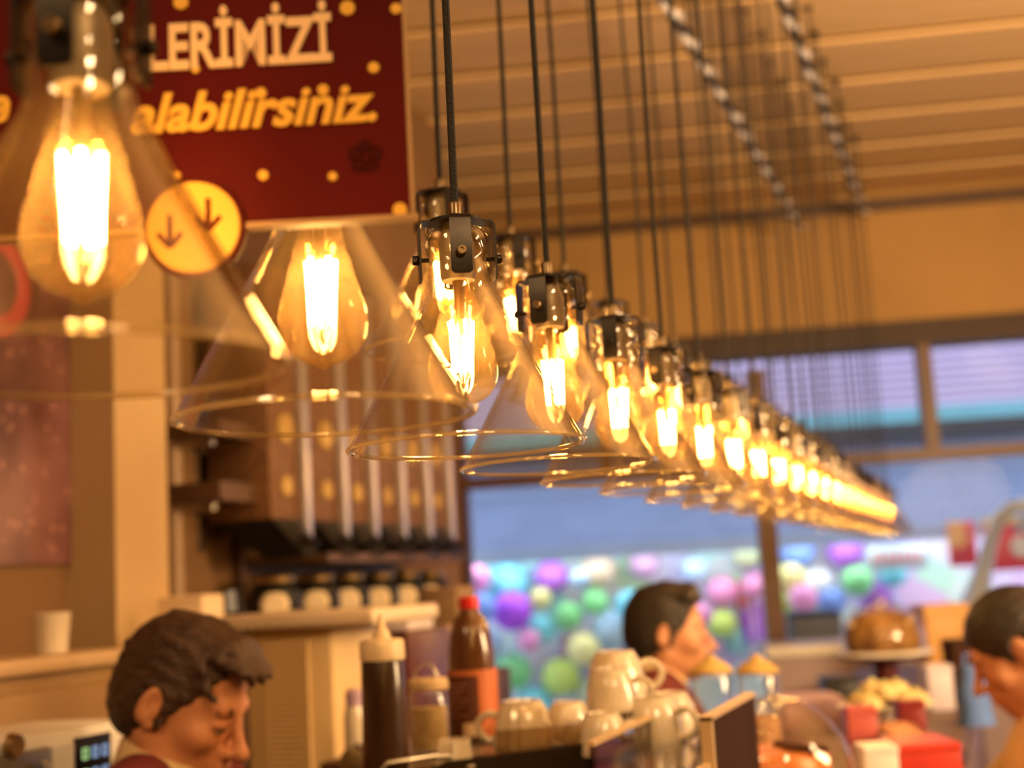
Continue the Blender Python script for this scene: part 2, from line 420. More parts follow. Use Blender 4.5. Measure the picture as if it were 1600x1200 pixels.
def text(body, x, y, size, width, m, parent, z=.001, shear=0, bold=.0, name='lettering', ext=.0006):
    c = bpy.data.curves.new('text', 'FONT'); c.body = body; c.size = size; c.shear = shear; c.offset = bold; c.extrude = ext; c.resolution_u = 3
    o = bpy.data.objects.new('text', c); COL.objects.link(o)
    bpy.context.view_layer.update()
    me = bpy.data.meshes.new_from_object(o.evaluated_get(bpy.context.evaluated_depsgraph_get()))
    bpy.data.objects.remove(o)
    xs = [v.co.x for v in me.vertices]; w = max(xs) - min(xs); x0 = min(xs)
    ys = [v.co.y for v in me.vertices]
    for v in me.vertices: v.co.x = (v.co.x - x0) * width / w + x; v.co.y += y; v.co.z += z
    me.materials.clear(); me.materials.append(m)
    o = bpy.data.objects.new(name, me); COL.objects.link(o); o.parent = parent
    return o
a, b = sp(232, 100), sp(520, 104); hh = (sp(232, 14)[1] - a[1])
text('LERİMİZİ', a[0], (a[1] + b[1]) / 2, hh * 1.38 * .82, b[0] - a[0], M_let, sign, bold=.0012)
a, b = sp(205, 197), sp(590, 199); hh = (sp(300, 152)[1] - sp(300, 197)[1])
text('alabilirsiniz.', a[0], (a[1] + b[1]) / 2, hh * 1.85, b[0] - a[0], M_yel, sign, shear=.28, bold=.0010)
a2 = sp(-22, 192); b2 = sp(17, 192)
text('e', a2[0], a2[1], hh * 1.85, b2[0] - a2[0], M_yel, sign, shear=.28, bold=.0010)
def disc(cx, cy, r, z, m, name, parent, seg=28, th=.001):
    o = MB().lathe([(0, th), (r * .98, th), (r, th * .6), (r, 0), (0, 0)], seg).build(name, m, parent)
    o.location = (cx, cy, z); return o
K = sd / FPX * 1.02
for px, py, r in ((543, 13, 12), (584, 106, 9), (306, 108, 7), (505, 141, 9), (408, 146, 9), (411, 274, 8), (520, 276, 7), (625, 328, 11), (283, 4, 12), (619, 14, 9), (277, 274, 6)):
    c = sp(px, py); disc(c[0], c[1], r * K, 0, M_yel, 'dot', sign, 14)
c = sp(304, 357)
disc(c[0], c[1], 80 * K, -.002, M_red, 'disc_border', sign, 40, .0045)
dk = disc(c[0], c[1], 72 * K, .001, M_yel, 'disc', sign, 40, .003)
def arrow(px, py, s):
    q = sp(px, py); m = MB()
    for (x0, y0), (x1, y1) in (((0, 1.4), (0, -.6)), ((-.75, .2), (0, -.7)), ((.75, .2), (0, -.7))):
        m.tube([((q[0] - c[0]) + x0 * s, (q[1] - c[1]) + y0 * s, .003), ((q[0] - c[0]) + x1 * s, (q[1] - c[1]) + y1 * s, .003)], s * .18, 6)
    m.build('arrow_mark', M_red, dk)
arrow(268, 372, 24 * K); arrow(328, 346, 24 * K)
q = sp(570, 245); M_darkred = mat('sign_dark_mark', (.045, .003, .002), .6, noise=.1, spec=.08)
for k in range(5):
    aa = 2 * PI * k / 5 + .3
    disc(q[0] + 16 * K * math.cos(aa), q[1] + 16 * K * math.sin(aa), 12 * K, -.0002, M_darkred, 'flower_mark', sign, 12)
for px in (20, 600):
    xx = sp(px, -80)[0]
    MB().tube([(xx, SH - .002, -.004), (xx, CEIL - SO.z + .02, -.004)], .0012, 5).build('hanging_wire', M_black, sign)

# ------------------------------------------------------------------ outside: street and shop opposite
M_street = mat('street_paving', (.42, .42, .45), .8, noise=.15, nscale=2)
struct(MB().box((-14, .15, -.12), (16, 16, -.02), MBW).build('street_ground', M_street, smooth=False))
EXO = 5.0
MEX = MBW @ Matrix.Translation((0, EXO, 0))
def ez(y, off=EXO): return bw(1400, y, off)[1]
shop = thing('shop_building', 'lilac and blue-grey shop front across the street', 'building')
M_lilac = mat('lilac_siding', (.66, .50, .66), .6, noise=.08, nscale=3, stretch=(.2, 1, 1))
M_teal = mat('teal_band', (.22, .52, .56), .6, noise=.1, nscale=3)
M_bluegrey = mat('blue_grey_fascia', (.30, .35, .48), .6, noise=.10, nscale=2)
M_awn = mat('awning_cloth', (.25, .29, .40), .7, noise=.12, nscale=3)
M_valance = mat('awning_valance', (.42, .52, .66), .7, noise=.1, nscale=3)
M_dark = mat('dark_ledge', (.06, .055, .06), .6, noise=.2)
A0, A1 = -9, 10
MB().box((A0, .05, 0), (A1, .5, 7.5), MEX).build('wall', mat('shop_wall', (.50, .52, .60), .7, noise=.1, nscale=2), shop, smooth=False)
ztop = ez(440); z = ez(640); pitch = .075
sl = MB().box((A0, -.01, 0), (A1, .05, pitch - .012), MEX @ Matrix.Rotation(math.radians(-6), 4, 'X')).mesh('siding_board', M_lilac, False)
while z < ztop + .6:
    o = bpy.data.objects.new('siding_board', sl); COL.objects.link(o); o.parent = shop; o.location = (0, 0, z); z += pitch
MB().box((A0, -.08, ez(663)), (A1, .05, ez(640)), MEX).build('band', M_teal, shop, smooth=False)
MB().box((A0, -.12, ez(690)), (A1, .05, ez(672)), MEX).build('ledge', M_dark, shop, smooth=False)
MB().box((A0, -.02, ez(760)), (A1, .05, ez(690)), MEX).build('fascia', M_bluegrey, shop, smooth=False)
shop_b = shop
shop = thing('shop_awning', 'blue-grey awning with a pale valance over the shop display across the street', 'awning')
# awning slopes out towards the street
za, zv1, zv0 = ez(745), bw(1400, 824, EXO - .9)[1], bw(1400, 846, EXO - .9)[1]
w_ = 1.2; a_ = A0
am = None
while a_ < A1:
    m = MB().add([MEX @ Vector(p) for p in ((a_, -.02, za), (a_ + w_, -.02, za), (a_ + w_, -.9, zv1), (a_, -.9, zv1), (a_, -.02, za - .03), (a_ + w_, -.02, za - .03), (a_ + w_, -.9, zv1 - .03), (a_, -.9, zv1 - .03))],
                 [(0, 1, 2, 3), (7, 6, 5, 4), (0, 4, 5, 1), (1, 5, 6, 2), (2, 6, 7, 3), (3, 7, 4, 0)])
    m.build('awning_panel', M_awn, shop, smooth=False)
    MB().box((a_ - .004, -.92, zv0), (a_ + w_ - .004, -.9, zv1), MEX).build('valance', M_valance, shop, smooth=False)
    a_ += w_
def confetti(name, scale):
    m = bpy.data.materials.new(name); m.use_nodes = True; nt = m.node_tree; p = nt.nodes['Principled BSDF']; p.inputs['Roughness'].default_value = .5
    tc = nt.nodes.new('ShaderNodeTexCoord'); vo = nt.nodes.new('ShaderNodeTexVoronoi'); vo.inputs['Scale'].default_value = scale
    hs = nt.nodes.new('ShaderNodeSeparateColor'); cb = nt.nodes.new('ShaderNodeCombineColor'); cb.mode = 'HSV'
    rp = nt.nodes.new('ShaderNodeValToRGB'); rp.color_ramp.elements[0].color = (.25, .25, .25, 1); rp.color_ramp.elements[1].color = (.85, .85, .85, 1)
    nt.links.new(tc.outputs['Object'], vo.inputs['Vector']); nt.links.new(vo.outputs['Color'], hs.inputs[0])
    mr = nt.nodes.new('ShaderNodeMapRange'); mr.inputs[3].default_value = .26; mr.inputs[4].default_value = .84
    nt.links.new(hs.outputs[0], mr.inputs[0]); nt.links.new(mr.outputs[0], cb.inputs[0])
    m2 = nt.nodes.new('ShaderNodeMapRange'); m2.inputs[3].default_value = .04; m2.inputs[4].default_value = .50
    nt.links.new(hs.outputs[1], m2.inputs[0]); nt.links.new(m2.outputs[0], cb.inputs[1]); cb.inputs[2].default_value = .9
    nt.links.new(cb.outputs[0], p.inputs['Base Color']); return m
MB().box((A0, -.03, -.02), (A1, .04, zv0 + .3), MEX).build('display_backdrop', confetti('packet_print', 3.2), shop_b, smooth=False)
# glowing strips added under the awning to brighten the shop display
em_shop = emit('display_fill_glow', (.93, .97, 1.0), 22)
for k in range(10):
    a = -5.4 + k * 1.1
    MB().box((a, -.78, zv1 - .02), (a + .95, -.72, zv1 + .03), MEX).build('display_fill_strip', em_shop, shop, smooth=False)

COLS = dict(purple=(.50, .16, .70), violet=(.56, .10, .95), cyan=(.25, .80, .90), blue=(.22, .38, .85), pink=(.92, .35, .62), green=(.30, .85, .32), lime=(.68, .88, .18), yellow=(.92, .85, .32), tan=(.75, .58, .40), mauve=(.62, .36, .56), red=(.80, .08, .10), orange=(.90, .42, .12), white=(.85, .86, .88), sky=(.50, .72, .92), teal=(.20, .60, .56), olive=(.52, .58, .34))
def ball_mat(c): return mat('ball_' + c, COLS[c], .45, noise=.12, nscale=6)
balls = [(790, 912, 38, 'cyan'), (800, 955, 34, 'violet'), (862, 901, 29, 'purple'), (936, 892, 29, 'tan'), (1006, 882, 25, 'mauve'), (1166, 868, 23, 'olive'), (1246, 861, 29, 'blue'), (1321, 860, 31, 'purple'),
         (842, 985, 26, 'cyan'), (826, 1000, 20, 'pink'), (888, 962, 24, 'green'), (962, 986, 36, 'sky'), (876, 1058, 32, 'lime'), (802, 1050, 30, 'green'), (1128, 975, 24, 'lime'), (1128, 925, 26, 'pink'), (1236, 905, 26, 'yellow'), (1278, 912, 26, 'white'), (1340, 908, 26, 'green'),
         (742, 905, 26, 'pink'), (752, 950, 24, 'blue'), (760, 1010, 28, 'sky'), (912, 1015, 28, 'yellow'), (985, 945, 26, 'cyan'), (1010, 1010, 26, 'lime'), (930, 940, 22, 'green'), (985, 1060, 30, 'pink'), (1085, 890, 22, 'sky'), (1095, 960, 20, 'pink'), (1225, 940, 22, 'lime'), (1255, 935, 24, 'pink'), (1300, 940, 24, 'blue'), (1180, 915, 22, 'pink'), (760, 1075, 30, 'yellow'), (835, 1100, 30, 'cyan'), (925, 1085, 28, 'olive'), (1045, 930, 22, 'violet'), (1370, 935, 26, 'purple'), (1395, 895, 24, 'cyan'), (845, 935, 18, 'yellow'), (770, 960, 20, 'orange'), (905, 905, 16, 'sky'), (1060, 1040, 26, 'green')]
names = dict(purple='purple', violet='bright violet', cyan='cyan', blue='deep blue', pink='pink', green='green', lime='lime green', yellow='pale yellow', tan='tan', mauve='dusky mauve', red='red', orange='orange', white='white', sky='sky blue', teal='teal', olive='olive')
placed = []
for i, (px, py, r, c) in enumerate(balls):
    for off in (EXO - .32, EXO - .62, EXO - .84, None):
        if off is None: break
        a, z = bw(px, py, off); P = BO + BN * off + BA * a; P.z = z
        rr = r * .92 * (P - CAM).dot(F) / FPX
        if all((P - Q).length > rr + q for Q, q in placed): break
    if off is None: continue
    placed.append((P.copy(), rr))
    t = thing('paper_ball', 'big %s ball hung in the shop display across the street' % names[c], 'ball', P, math.atan2(BA.y, BA.x), 'coloured balls in the shop display')
    MB().lathe([(0, -rr)] + [(rr * math.sin(PI * k / 12), -rr * math.cos(PI * k / 12)) for k in range(1, 12)] + [(0, rr)], 24, flute=(8, .035)).build('ball', ball_mat(c), t)
    MB().lathe([(0, rr - .01), (rr * .16, rr - .01), (rr * .13, rr + .015), (0, rr + .02)], 10).build('cap', M_dark, t)
    MB().tube([(0, rr * .5, 0), (0, EXO - off - .02, 0)], .012, 6).build('peg', M_dark, t)
# packages standing lower in the display
for px, py, w, h, c in ((1176, 972, 30, 60, 'violet'), (1150, 1000, 26, 40, 'teal'), (1090, 1000, 30, 40, 'pink'), (740, 1030, 30, 40, 'sky'), (890, 1010, 26, 36, 'pink'), (950, 1050, 30, 40, 'lime'), (1010, 960, 28, 44, 'sky'), (1160, 930, 22, 44, 'red')):
    off = EXO - .12; a, z = bw(px, py, off); P = BO + BN * off + BA * a; q = (P - CAM).dot(F) / FPX
    t = thing('gift_package', 'flat %s package in the shop display across the street' % names[c], 'package', (P.x, P.y, z), math.atan2(BA.y, BA.x), 'packages in the shop display')
    MB().rbox((-w * q / 2, -.06, -h * q / 2), (w * q / 2, .10, h * q / 2), .02, 2).build('carton', ball_mat(c), t)
    MB().box((-w * q * .08, -.065, -h * q / 2 - .003), (w * q * .08, .065, h * q / 2 + .003)).build('ribbon', ball_mat('white'), t, smooth=False)
# red shop signs to the right
def ext_sign(name, label, px0, py0, px1, py1, off, m, th=.08):
    a0, z1 = bw(px0, py0, off); a1, z0 = bw(px1, py1, off); z0 = bw((px0 + px1) / 2, py1, off)[1]; z1 = bw((px0 + px1) / 2, py0, off)[1]
    P = BO + BN * off + BA * ((a0 + a1) / 2)
    t = thing(name, label, 'sign', (P.x, P.y, z0), math.atan2(BA.y, BA.x))
    w = (a1 - a0) / 2
    MB().rbox((-w, -th / 2, 0), (w, th / 2, z1 - z0), .015, 2).build('panel', m, t)
    return t, w, z1 - z0
M_signred = mat('shop_sign_red', (.75, .05, .06), .4, noise=.1)
t, w, h = ext_sign('shop_sign', 'large red shop sign with a pale round emblem across the street', 1535, 818, 1660, 890, EXO - 1.15, M_signred)
o = MB().lathe([(0, .012), (h * .22, .012), (h * .24, 0), (0, 0)], 24).build('emblem', ball_mat('tan'), t); o.rotation_euler = (PI / 2, 0, 0); o.location = (w * -.05, -.045, h * .5)
MB().box((-w, -.05, h), (w, .05, h + .06)).build('top_band', mat('sign_gold', (.75, .5, .2), .5, noise=.1), t, smooth=False)
t, w, h = ext_sign('shop_sign', 'small red and orange shop sign beside the red one across the street', 1478, 815, 1528, 885, EXO - 1.0, ball_mat('red'))
MB().box((-w, -.05, h * .45), (w * .2, -.04, h)).build('orange_field', ball_mat('orange'), t, smooth=False)
t, w, h = ext_sign('shop_banner', 'white banner with a row of red marks over the display', 1352, 852, 1450, 890, EXO - .62, mat('banner_cloth', (.42, .55, .56), .7, noise=.1), .02)
for k in range(7):
    hh_ = h * (.45 + .1 * (k % 2)); x = -w * .8 + k * w * .25
    MB().box((x, -.018, h * .25), (x + w * .06, -.009, h * .25 + hh_)).box((x + w * .05, -.018, h * .25 + hh_ * .4), (x + w * .16, -.009, h * .25 + hh_ * .55)).build('red_mark', M_signred, t, smooth=False)
# parked things below the display on the right
a0, zt_ = bw(1262, 955, 2.4); a1 = bw(1310, 955, 2.4)[0]
P = BO + BN * 2.4 + BA * ((bw(1232, 980, 2.4)[0] + a1) / 2); w = (a1 - bw(1232, 980, 2.4)[0]) / 2
t = thing('slatted_crate', 'dark grey slatted cooling unit on the street outside the window', 'unit', (P.x, P.y, -.02), math.atan2(BA.y, BA.x))
MB().rbox((-w, -.2, 0), (w, .25, zt_ + .02), .03, 2).build('body', M_dark, t)
for k in range(9):
    MB().box((-w * .92, -.235, zt_ - .08 - k * .075), (w * .92, -.2, zt_ - .04 - k * .075)).build('slat', mat('slat_grey', (.28, .28, .32), .5, noise=.1), t, smooth=False)

# ------------------------------------------------------------------ left wall
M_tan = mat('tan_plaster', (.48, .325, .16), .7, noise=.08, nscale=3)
px_ = WX + .14
y0, y1 = on_x(180, 800, px_).y, on_x(262, 800, px_).y
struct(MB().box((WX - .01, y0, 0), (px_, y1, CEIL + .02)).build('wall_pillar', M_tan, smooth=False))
# poster
y1p = on_x(106, 760, WX).y; zp = on_x(60, 882, WX).z
post = thing('wall_poster', 'dark wine-red and mauve poster speckled with small dots on the left wall', 'poster', (WX, y1p - .45, zp))
M_poster = bpy.data.materials.new('poster_print'); M_poster.use_nodes = True
nt = M_poster.node_tree; p = nt.nodes['Principled BSDF']; p.inputs['Roughness'].default_value = .35
tc = nt.nodes.new('ShaderNodeTexCoord'); vo = nt.nodes.new('ShaderNodeTexVoronoi'); vo.inputs['Scale'].default_value = 26
nz = nt.nodes.new('ShaderNodeTexNoise'); nz.inputs['Scale'].default_value = 4
r1 = nt.nodes.new('ShaderNodeValToRGB'); r1.color_ramp.elements[0].color = (.36, .20, .15, 1); r1.color_ramp.elements[0].position = .10; r1.color_ramp.elements[1].color = (0, 0, 0, 1); r1.color_ramp.elements[1].position = .28
r2 = nt.nodes.new('ShaderNodeValToRGB'); r2.color_ramp.elements[0].color = (.055, .014, .012, 1); r2.color_ramp.elements[0].position = .35; r2.color_ramp.elements[1].color = (.20, .085, .085, 1); r2.color_ramp.elements[1].position = .62
mx = nt.nodes.new('ShaderNodeMixRGB'); mx.blend_type = 'ADD'; mx.inputs[0].default_value = .55
nt.links.new(tc.outputs['Object'], vo.inputs['Vector']); nt.links.new(tc.outputs['Object'], nz.inputs['Vector'])
nt.links.new(vo.outputs['Distance'], r1.inputs[0]); nt.links.new(nz.outputs['Fac'], r2.inputs[0])
nt.links.new(r2.outputs[0], mx.inputs[1]); nt.links.new(r1.outputs[0], mx.inputs[2]); nt.links.new(mx.outputs[0], p.inputs['Base Color'])
MB().box((-.01, -.55, 0), (.018, .45, 1.0)).build('print', M_poster, post, smooth=False)
yq = on_x(8, 450, WX).y - (y1p - .45); zq = on_x(8, 450, WX).z - zp
o = MB().lathe([(.10 + .022 * math.cos(a), .004 * math.sin(a)) for a in [2 * PI * k / 8 for k in range(8)]], 32, closed=True).build('red_ring', mat('poster_red', (.45, .05, .06), .4, noise=.1), post)
o.rotation_euler = (0, PI / 2, 0); o.location = (.019, yq - .06, zq)
# conduit next to the pillar
yc = on_x(276, 800, WX + .03).y
tag(MB().tube([(WX + .025, yc, .02), (WX + .025, yc, CEIL - .02)], .022, 10).build('conduit_pipe', mat('painted_pipe', (.34, .22, .13), .5, noise=.1)), 'brown vertical pipe on the wall beside the tan pillar', 'pipe')
# niche shelves
ys0, ys1 = on_x(292, 770, WX + .1).y, on_x(372, 770, WX + .1).y
for py, h, lab in ((788, .05, 'dark wooden wall shelf between the pillar and the dispensers'), (690, .04, 'upper dark wall shelf behind the pendant glass beside the dispensers')):
    zz = on_x(330, py, WX + .1).z
    t = thing('wall_shelf', lab, 'shelf', (WX, (ys0 + ys1) / 2, zz))
    MB().box((-.01, -(ys1 - ys0) / 2, 0), (.2, (ys1 - ys0) / 2, h)).build('board', M_darkwood, t, smooth=False)
    for yy in (-.3, .3): MB().box((-.01, (ys1 - ys0) * yy - .01, -.12), (.015, (ys1 - ys0) * yy + .01, 0)).box((-.01, (ys1 - ys0) * yy - .01, -.02), (.15, (ys1 - ys0) * yy + .01, 0)).build('bracket', M_steel, t, smooth=False)
# bean dispensers
M_beans = mat('roasted_beans', (.10, .042, .016), .5, color2=(.20, .088, .030), nscale=70, bump=.6, bscale=80)
M_disp = mat('dispenser_edge_glint', (.62, .60, .66), .35, metal=.8, noise=.05)
M_gold = mat('gold_label', (.52, .34, .10), .5, metal=.0, noise=.2, nscale=30)
dx = WX + .26
za_ = on_x(560, 852, dx).z; zb_ = za_ + .78
yb0, yb1 = on_x(378, 800, WX + .04).y, on_x(724, 860, WX + .30).y
t = thing('dispenser_rack', 'dark wooden back panel and rail carrying the bean dispensers', 'rack', (WX, yb0, za_ - .25))
MB().box((-.01, 0, 0), (.03, yb1 - yb0, 1.3)).build('back_panel', M_darkwood, t, smooth=False)
MB().box((.03, .02, .20), (.30, yb1 - yb0, .225)).build('rail', M_darkwood, t, smooth=False)
MB().box((.03, .02, 0), (.28, yb1 - yb0, .025)).build('jar_shelf', M_darkwood, t, smooth=False)
sx_ = [476, 536, 582, 627, 667, 702]
ords = ['first', 'second', 'third', 'fourth', 'fifth', 'sixth']
for i, sxx in enumerate(sx_):
    yy = on_x(sxx, 780, dx).y
    t = thing('bean_dispenser', 'brown filled bean dispenser with a pale strip for the glint on its edge, %s along from the tan pillar' % ords[i], 'dispenser', (WX + .03, yy, za_), 0, 'bean dispensers on the rack')
    MB().rbox((.01, -.15, .06), (.21, .03, .78), .012, 2).build('bean_column', M_beans, t)
    MB().rbox((.20, .002, .0), (.235, .038, .78), .008, 2).build('edge_strip', M_disp, t)  # added pale strip stands in for window light caught by the corner
    o = MB().lathe([(0, .006), (.038, .006), (.042, 0), (0, 0)], 18).build('gold_label', M_gold, t); o.rotation_euler = (0, PI / 2, 0); o.location = (.214, -.07, .32)
    o = MB().lathe([(0, .006), (.026, .006), (.03, 0), (0, 0)], 18).build('gold_label', M_gold, t); o.rotation_euler = (0, PI / 2, 0); o.location = (.214, -.07, .16)
    MB().add([(.02, -.15, .07), (.21, -.15, .07), (.21, .03, .07), (.02, .03, .07), (.16, -.10, -.035), (.28, -.10, -.035), (.28, -.02, -.035), (.16, -.02, -.035)], [(0, 1, 2, 3), (7, 6, 5, 4), (0, 4, 5, 1), (1, 5, 6, 2), (2, 6, 7, 3), (3, 7, 4, 0)]).build('spout', M_black, t, smooth=False)
    MB().tube([(.22, -.06, .02), (.30, -.06, .0)], .010, 8).build('handle', M_black, t)
    jy = on_x(sxx - 32 + 2 * i, 900, dx - .06).y
    j = thing('storage_jar', 'dark squat jar with pale front, %s along the shelf under the dispensers' % ords[i], 'jar', (WX + .17, jy, za_ - .25 + .025), 0, 'jars under the dispensers')
    MB().lathe([(0, 0), (.058, 0), (.07, .012), (.074, .05), (.072, .10), (.06, .115), (.055, .125), (0, .125)], 22).build('body', M_black, j)
    MB().lathe([(0, .125), (.056, .125), (.058, .14), (.045, .148), (0, .15)], 20).build('lid', M_brass, j)
    o = MB().lathe([(0, .01), (.03, .01), (.040, .0), (0, 0)], 18).build('pale_label', mat('pale_label', (.75, .60, .40), .5, noise=.05), j); o.matrix_local = Matrix.Rotation(math.radians(-62), 4, 'Z') @ Matrix.Translation((.068, 0, .062)) @ Matrix.Rotation(PI / 2, 4, 'Y')

# low cabinet with the ledge, cup
cx = WX + .42
yA, yB = .6, on_x(214, 1015, cx).y; zc = on_x(100, 1022, cx).z
t = thing('wall_cabinet', 'brown cabinet with a pale tan top ledge against the left wall', 'cabinet', (WX, 0, 0))
MB().box((0, yA, 0), (.40, yB - .02, zc - .03)).build('body', mat('cabinet_brown', (.30, .17, .06), .45, noise=.12, nscale=5), t, smooth=False)
MB().rbox((0, yA, zc - .03), (.43, yB, zc), .008, 2).build('top_ledge', mat('ledge_tan', (.48, .32, .17), .4, noise=.08), t)
for k in range(3):
    ya = yA + (yB - yA) * k / 3
    d_ = MB().rbox((.40, ya + .02, .12), (.415, ya + (yB - yA) / 3 - .02, zc - .06), .004, 2).build('door', mat('door_brown', (.27, .15, .055), .45, noise=.12, nscale=5), t)
    MB().tube([(.42, ya + .05, .9), (.44, ya + .05, .92), (.44, ya + .05, 1.02), (.42, ya + .05, 1.04)], .006, 6).build('handle', M_steel, d_)
def cup_mesh(h=.062, rb=.040, rt=.026, flute=None, name='cup_body', handle=True):
    """a cup standing upside down: wide mouth below, foot above"""
    prof = [(rb - .004, .001), (rb - .001, 0), (rb, .003), (rb * .97, h * .2), (rb * .90, h * .5), (rt * 1.22, h * .82), (rt * 1.04, h * .93), (rt, h * .95), (rt, h), (rt - .003, h), (rt - .004, h - .003), (0, h - .003), (0, h - .010), (rt * .9, h * .88), (rb * .86, h * .5), (rb * .93, h * .2), (rb - .004, .001)]
    return MB().lathe(prof, 36, flute=flute)
def cup_handle(h=.062, rb=.040, rt=.026):
    pts = [(rb * .84, 0, h * .68), (rb * 1.18, 0, h * .74), (rb * 1.52, 0, h * .58), (rb * 1.50, 0, h * .36), (rb * 1.22, 0, h * .20), (rb * .92, 0, h * .22)]
    P = [Vector(q) for q in pts]; out = []
    for i in range(len(P) - 1):
        p0, p1, p2, p3 = P[max(i - 1, 0)], P[i], P[i + 1], P[min(i + 2, len(P) - 1)]
        for k in range(5):
            u = k / 5; out.append(.5 * ((2 * p1) + (p2 - p0) * u + (2 * p0 - 5 * p1 + 4 * p2 - p3) * u * u + (3 * p1 - p0 - 3 * p2 + p3) * u ** 3))
    out.append(P[-1])
    return MB().tube(out, .0046, 8)
c_ = on_z(80, 1022, zc)
c_ = Vector((cx - .10, on_x(80, 1015, cx - .10).y, zc))
t = thing('paper_cup', 'cream cup standing on the ledge of the brown cabinet', 'cup', c_)
MB().lathe([(0, 0), (.030, 0), (.031, .003), (.037, .072), (.0385, .074), (.0375, .076), (.035, .073), (.030, .006), (0, .005)], 28).build('cup_body', M_cream, t)
t.location.z = zc
# microwave
mx_ = -1.42
ya, yb = on_x(-60, 1160, mx_).y, on_x(198, 1120, mx_).y
zt_ = on_x(130, 1134, mx_).z; H = .30
t = thing('microwave_oven', 'white microwave oven with a dark mesh door and a small digital display', 'microwave', (mx_, (ya + yb) / 2, zt_ - H))
hw = (yb - ya) / 2
MB().rbox((-.19, -hw, 0), (0, hw, H), .010, 2).build('body', M_white, t)
ypan = on_x(74, 1170, mx_).y - (ya + yb) / 2
MB().rbox((0, -hw + .01, .015), (.012, ypan - .005, H - .02), .004, 2).build('door', mat('door_mesh', (.10, .07, .045), .3, noise=.5, nscale=220), t)
MB().tube([(.02, ypan - .035, .03), (.035, ypan - .035, .05), (.035, ypan - .035, H - .06), (.02, ypan - .035, H - .04)], .007, 8).build('handle', M_steel, t)
MB().rbox((0, ypan, .015), (.012, hw - .008, H - .02), .004, 2).build('control_panel', M_white, t)
d0, d1 = on_x(117, 1170, mx_ + .013), on_x(172, 1150, mx_ + .013)
dy0, dy1 = d0.y - t.location.y, d1.y - t.location.y; dz1 = on_x(145, 1148, mx_ + .013).z - t.location.z
dsp = MB().box((.010, dy0, dz1 - .15), (.0145, dy1, dz1)).build('display', mat('display_black', (.012, .014, .02), .15, noise=.1), t, smooth=False)
em_g = emit('digits_green', (.55, .85, .30), .8); em_b = emit('digits_blue', (.40, .55, .85), .7)
for r in range(4):
    for c in range(3):
        yy = dy0 + (dy1 - dy0) * (.18 + .28 * c); zz = dz1 - .018 - .034 * r
        s_ = (dy1 - dy0) * .14
        MB().box((.0145, yy, zz - .018), (.0152, yy + s_ * .35, zz)).box((.0145, yy + s_ * .9, zz - .018), (.0152, yy + s_ * 1.2, zz)).box((.0145, yy, zz - .003), (.0152, yy + s_ * 1.2, zz)).box((.0145, yy, zz - .018), (.0152, yy + s_ * 1.2, zz - .015)).build('digit', em_g if c == 0 else em_b, dsp, smooth=False)
MB().lathe([(0, .012), (.016, .012), (.019, 0), (0, 0)], 18).build('knob', M_brass, t).matrix_local = Matrix.Translation((.012, on_x(8, 1165, mx_).y - t.location.y, on_x(8, 1165, mx_).z - t.location.z)) @ Matrix.Rotation(PI / 2, 4, 'Y')
zs = zt_ - H
t = thing('work_table', 'brown work table carrying the microwave oven', 'table', (mx_ - .19, (ya + yb) / 2, 0))
MB().rbox((-.015, -.5, zs - .035), (.205, .24, zs), .006, 2).build('table_top', M_darkwood, t)
for lx in (.01, .18):
    for ly in (-.47, .21): MB().box((lx - .02, ly - .02, 0), (lx + .02, ly + .02, zs - .035)).build('leg', M_steel, t, smooth=False)

# louvred cabinet with a pale top, seen end on
yl = 2.62
xa, xb = at(384, 1090, 1).x, 0
def on_yy(px, py, y): return on_y(px, py, y)
L0 = on_yy(386, 1080, yl); L1 = on_yy(521, 1080, yl); LT = on_yy(450, 982, yl).z
t = thing('louvred_cabinet', 'tan metal cabinet with a louvred end panel and pale overhanging top', 'cabinet', (L0.x, yl, 0))
W = L1.x - L0.x
MB().rbox((0, 0, 0), (W, .28, LT), .008, 2).build('body', mat('cabinet_tan', (.66, .46, .22), .4, noise=.06, nscale=4), t)
T0 = on_yy(338, 970, yl - .05).x - L0.x; T1 = on_yy(584, 965, yl - .05).x - L0.x
zt2 = on_yy(450, 957, yl - .05).z
MB().rbox((T0, -.05, LT), (T1, .30, zt2), .010, 3).build('top', mat('pale_top', (.72, .58, .42), .35, noise=.06, nscale=6), t)
v0 = on_yy(420, 1080, yl).x - L0.x; v1 = on_yy(481, 1080, yl).x - L0.x; zz = LT - .03
lv = MB().box((v0, -.007, -.0090), (v1, .004, .001), Matrix.Rotation(math.radians(0), 4, 'X')).mesh('louvre', mat('louvre_tan', (.70, .49, .24), .45, noise=.06), False)
for k in range(34):
    o = bpy.data.objects.new('louvre', lv); COL.objects.link(o); o.parent = t; o.location = (0, 0, zz - k * .0115)
MB().box((v0 - .006, -.008, zz - 34 * .0115), (v0, .002, zz + .006)).box((v1, -.008, zz - 34 * .0115), (v1 + .006, .002, zz + .006)).build('louvre_frame', mat('louvre_tan2', (.66, .46, .22), .4, noise=.05), t, smooth=False)
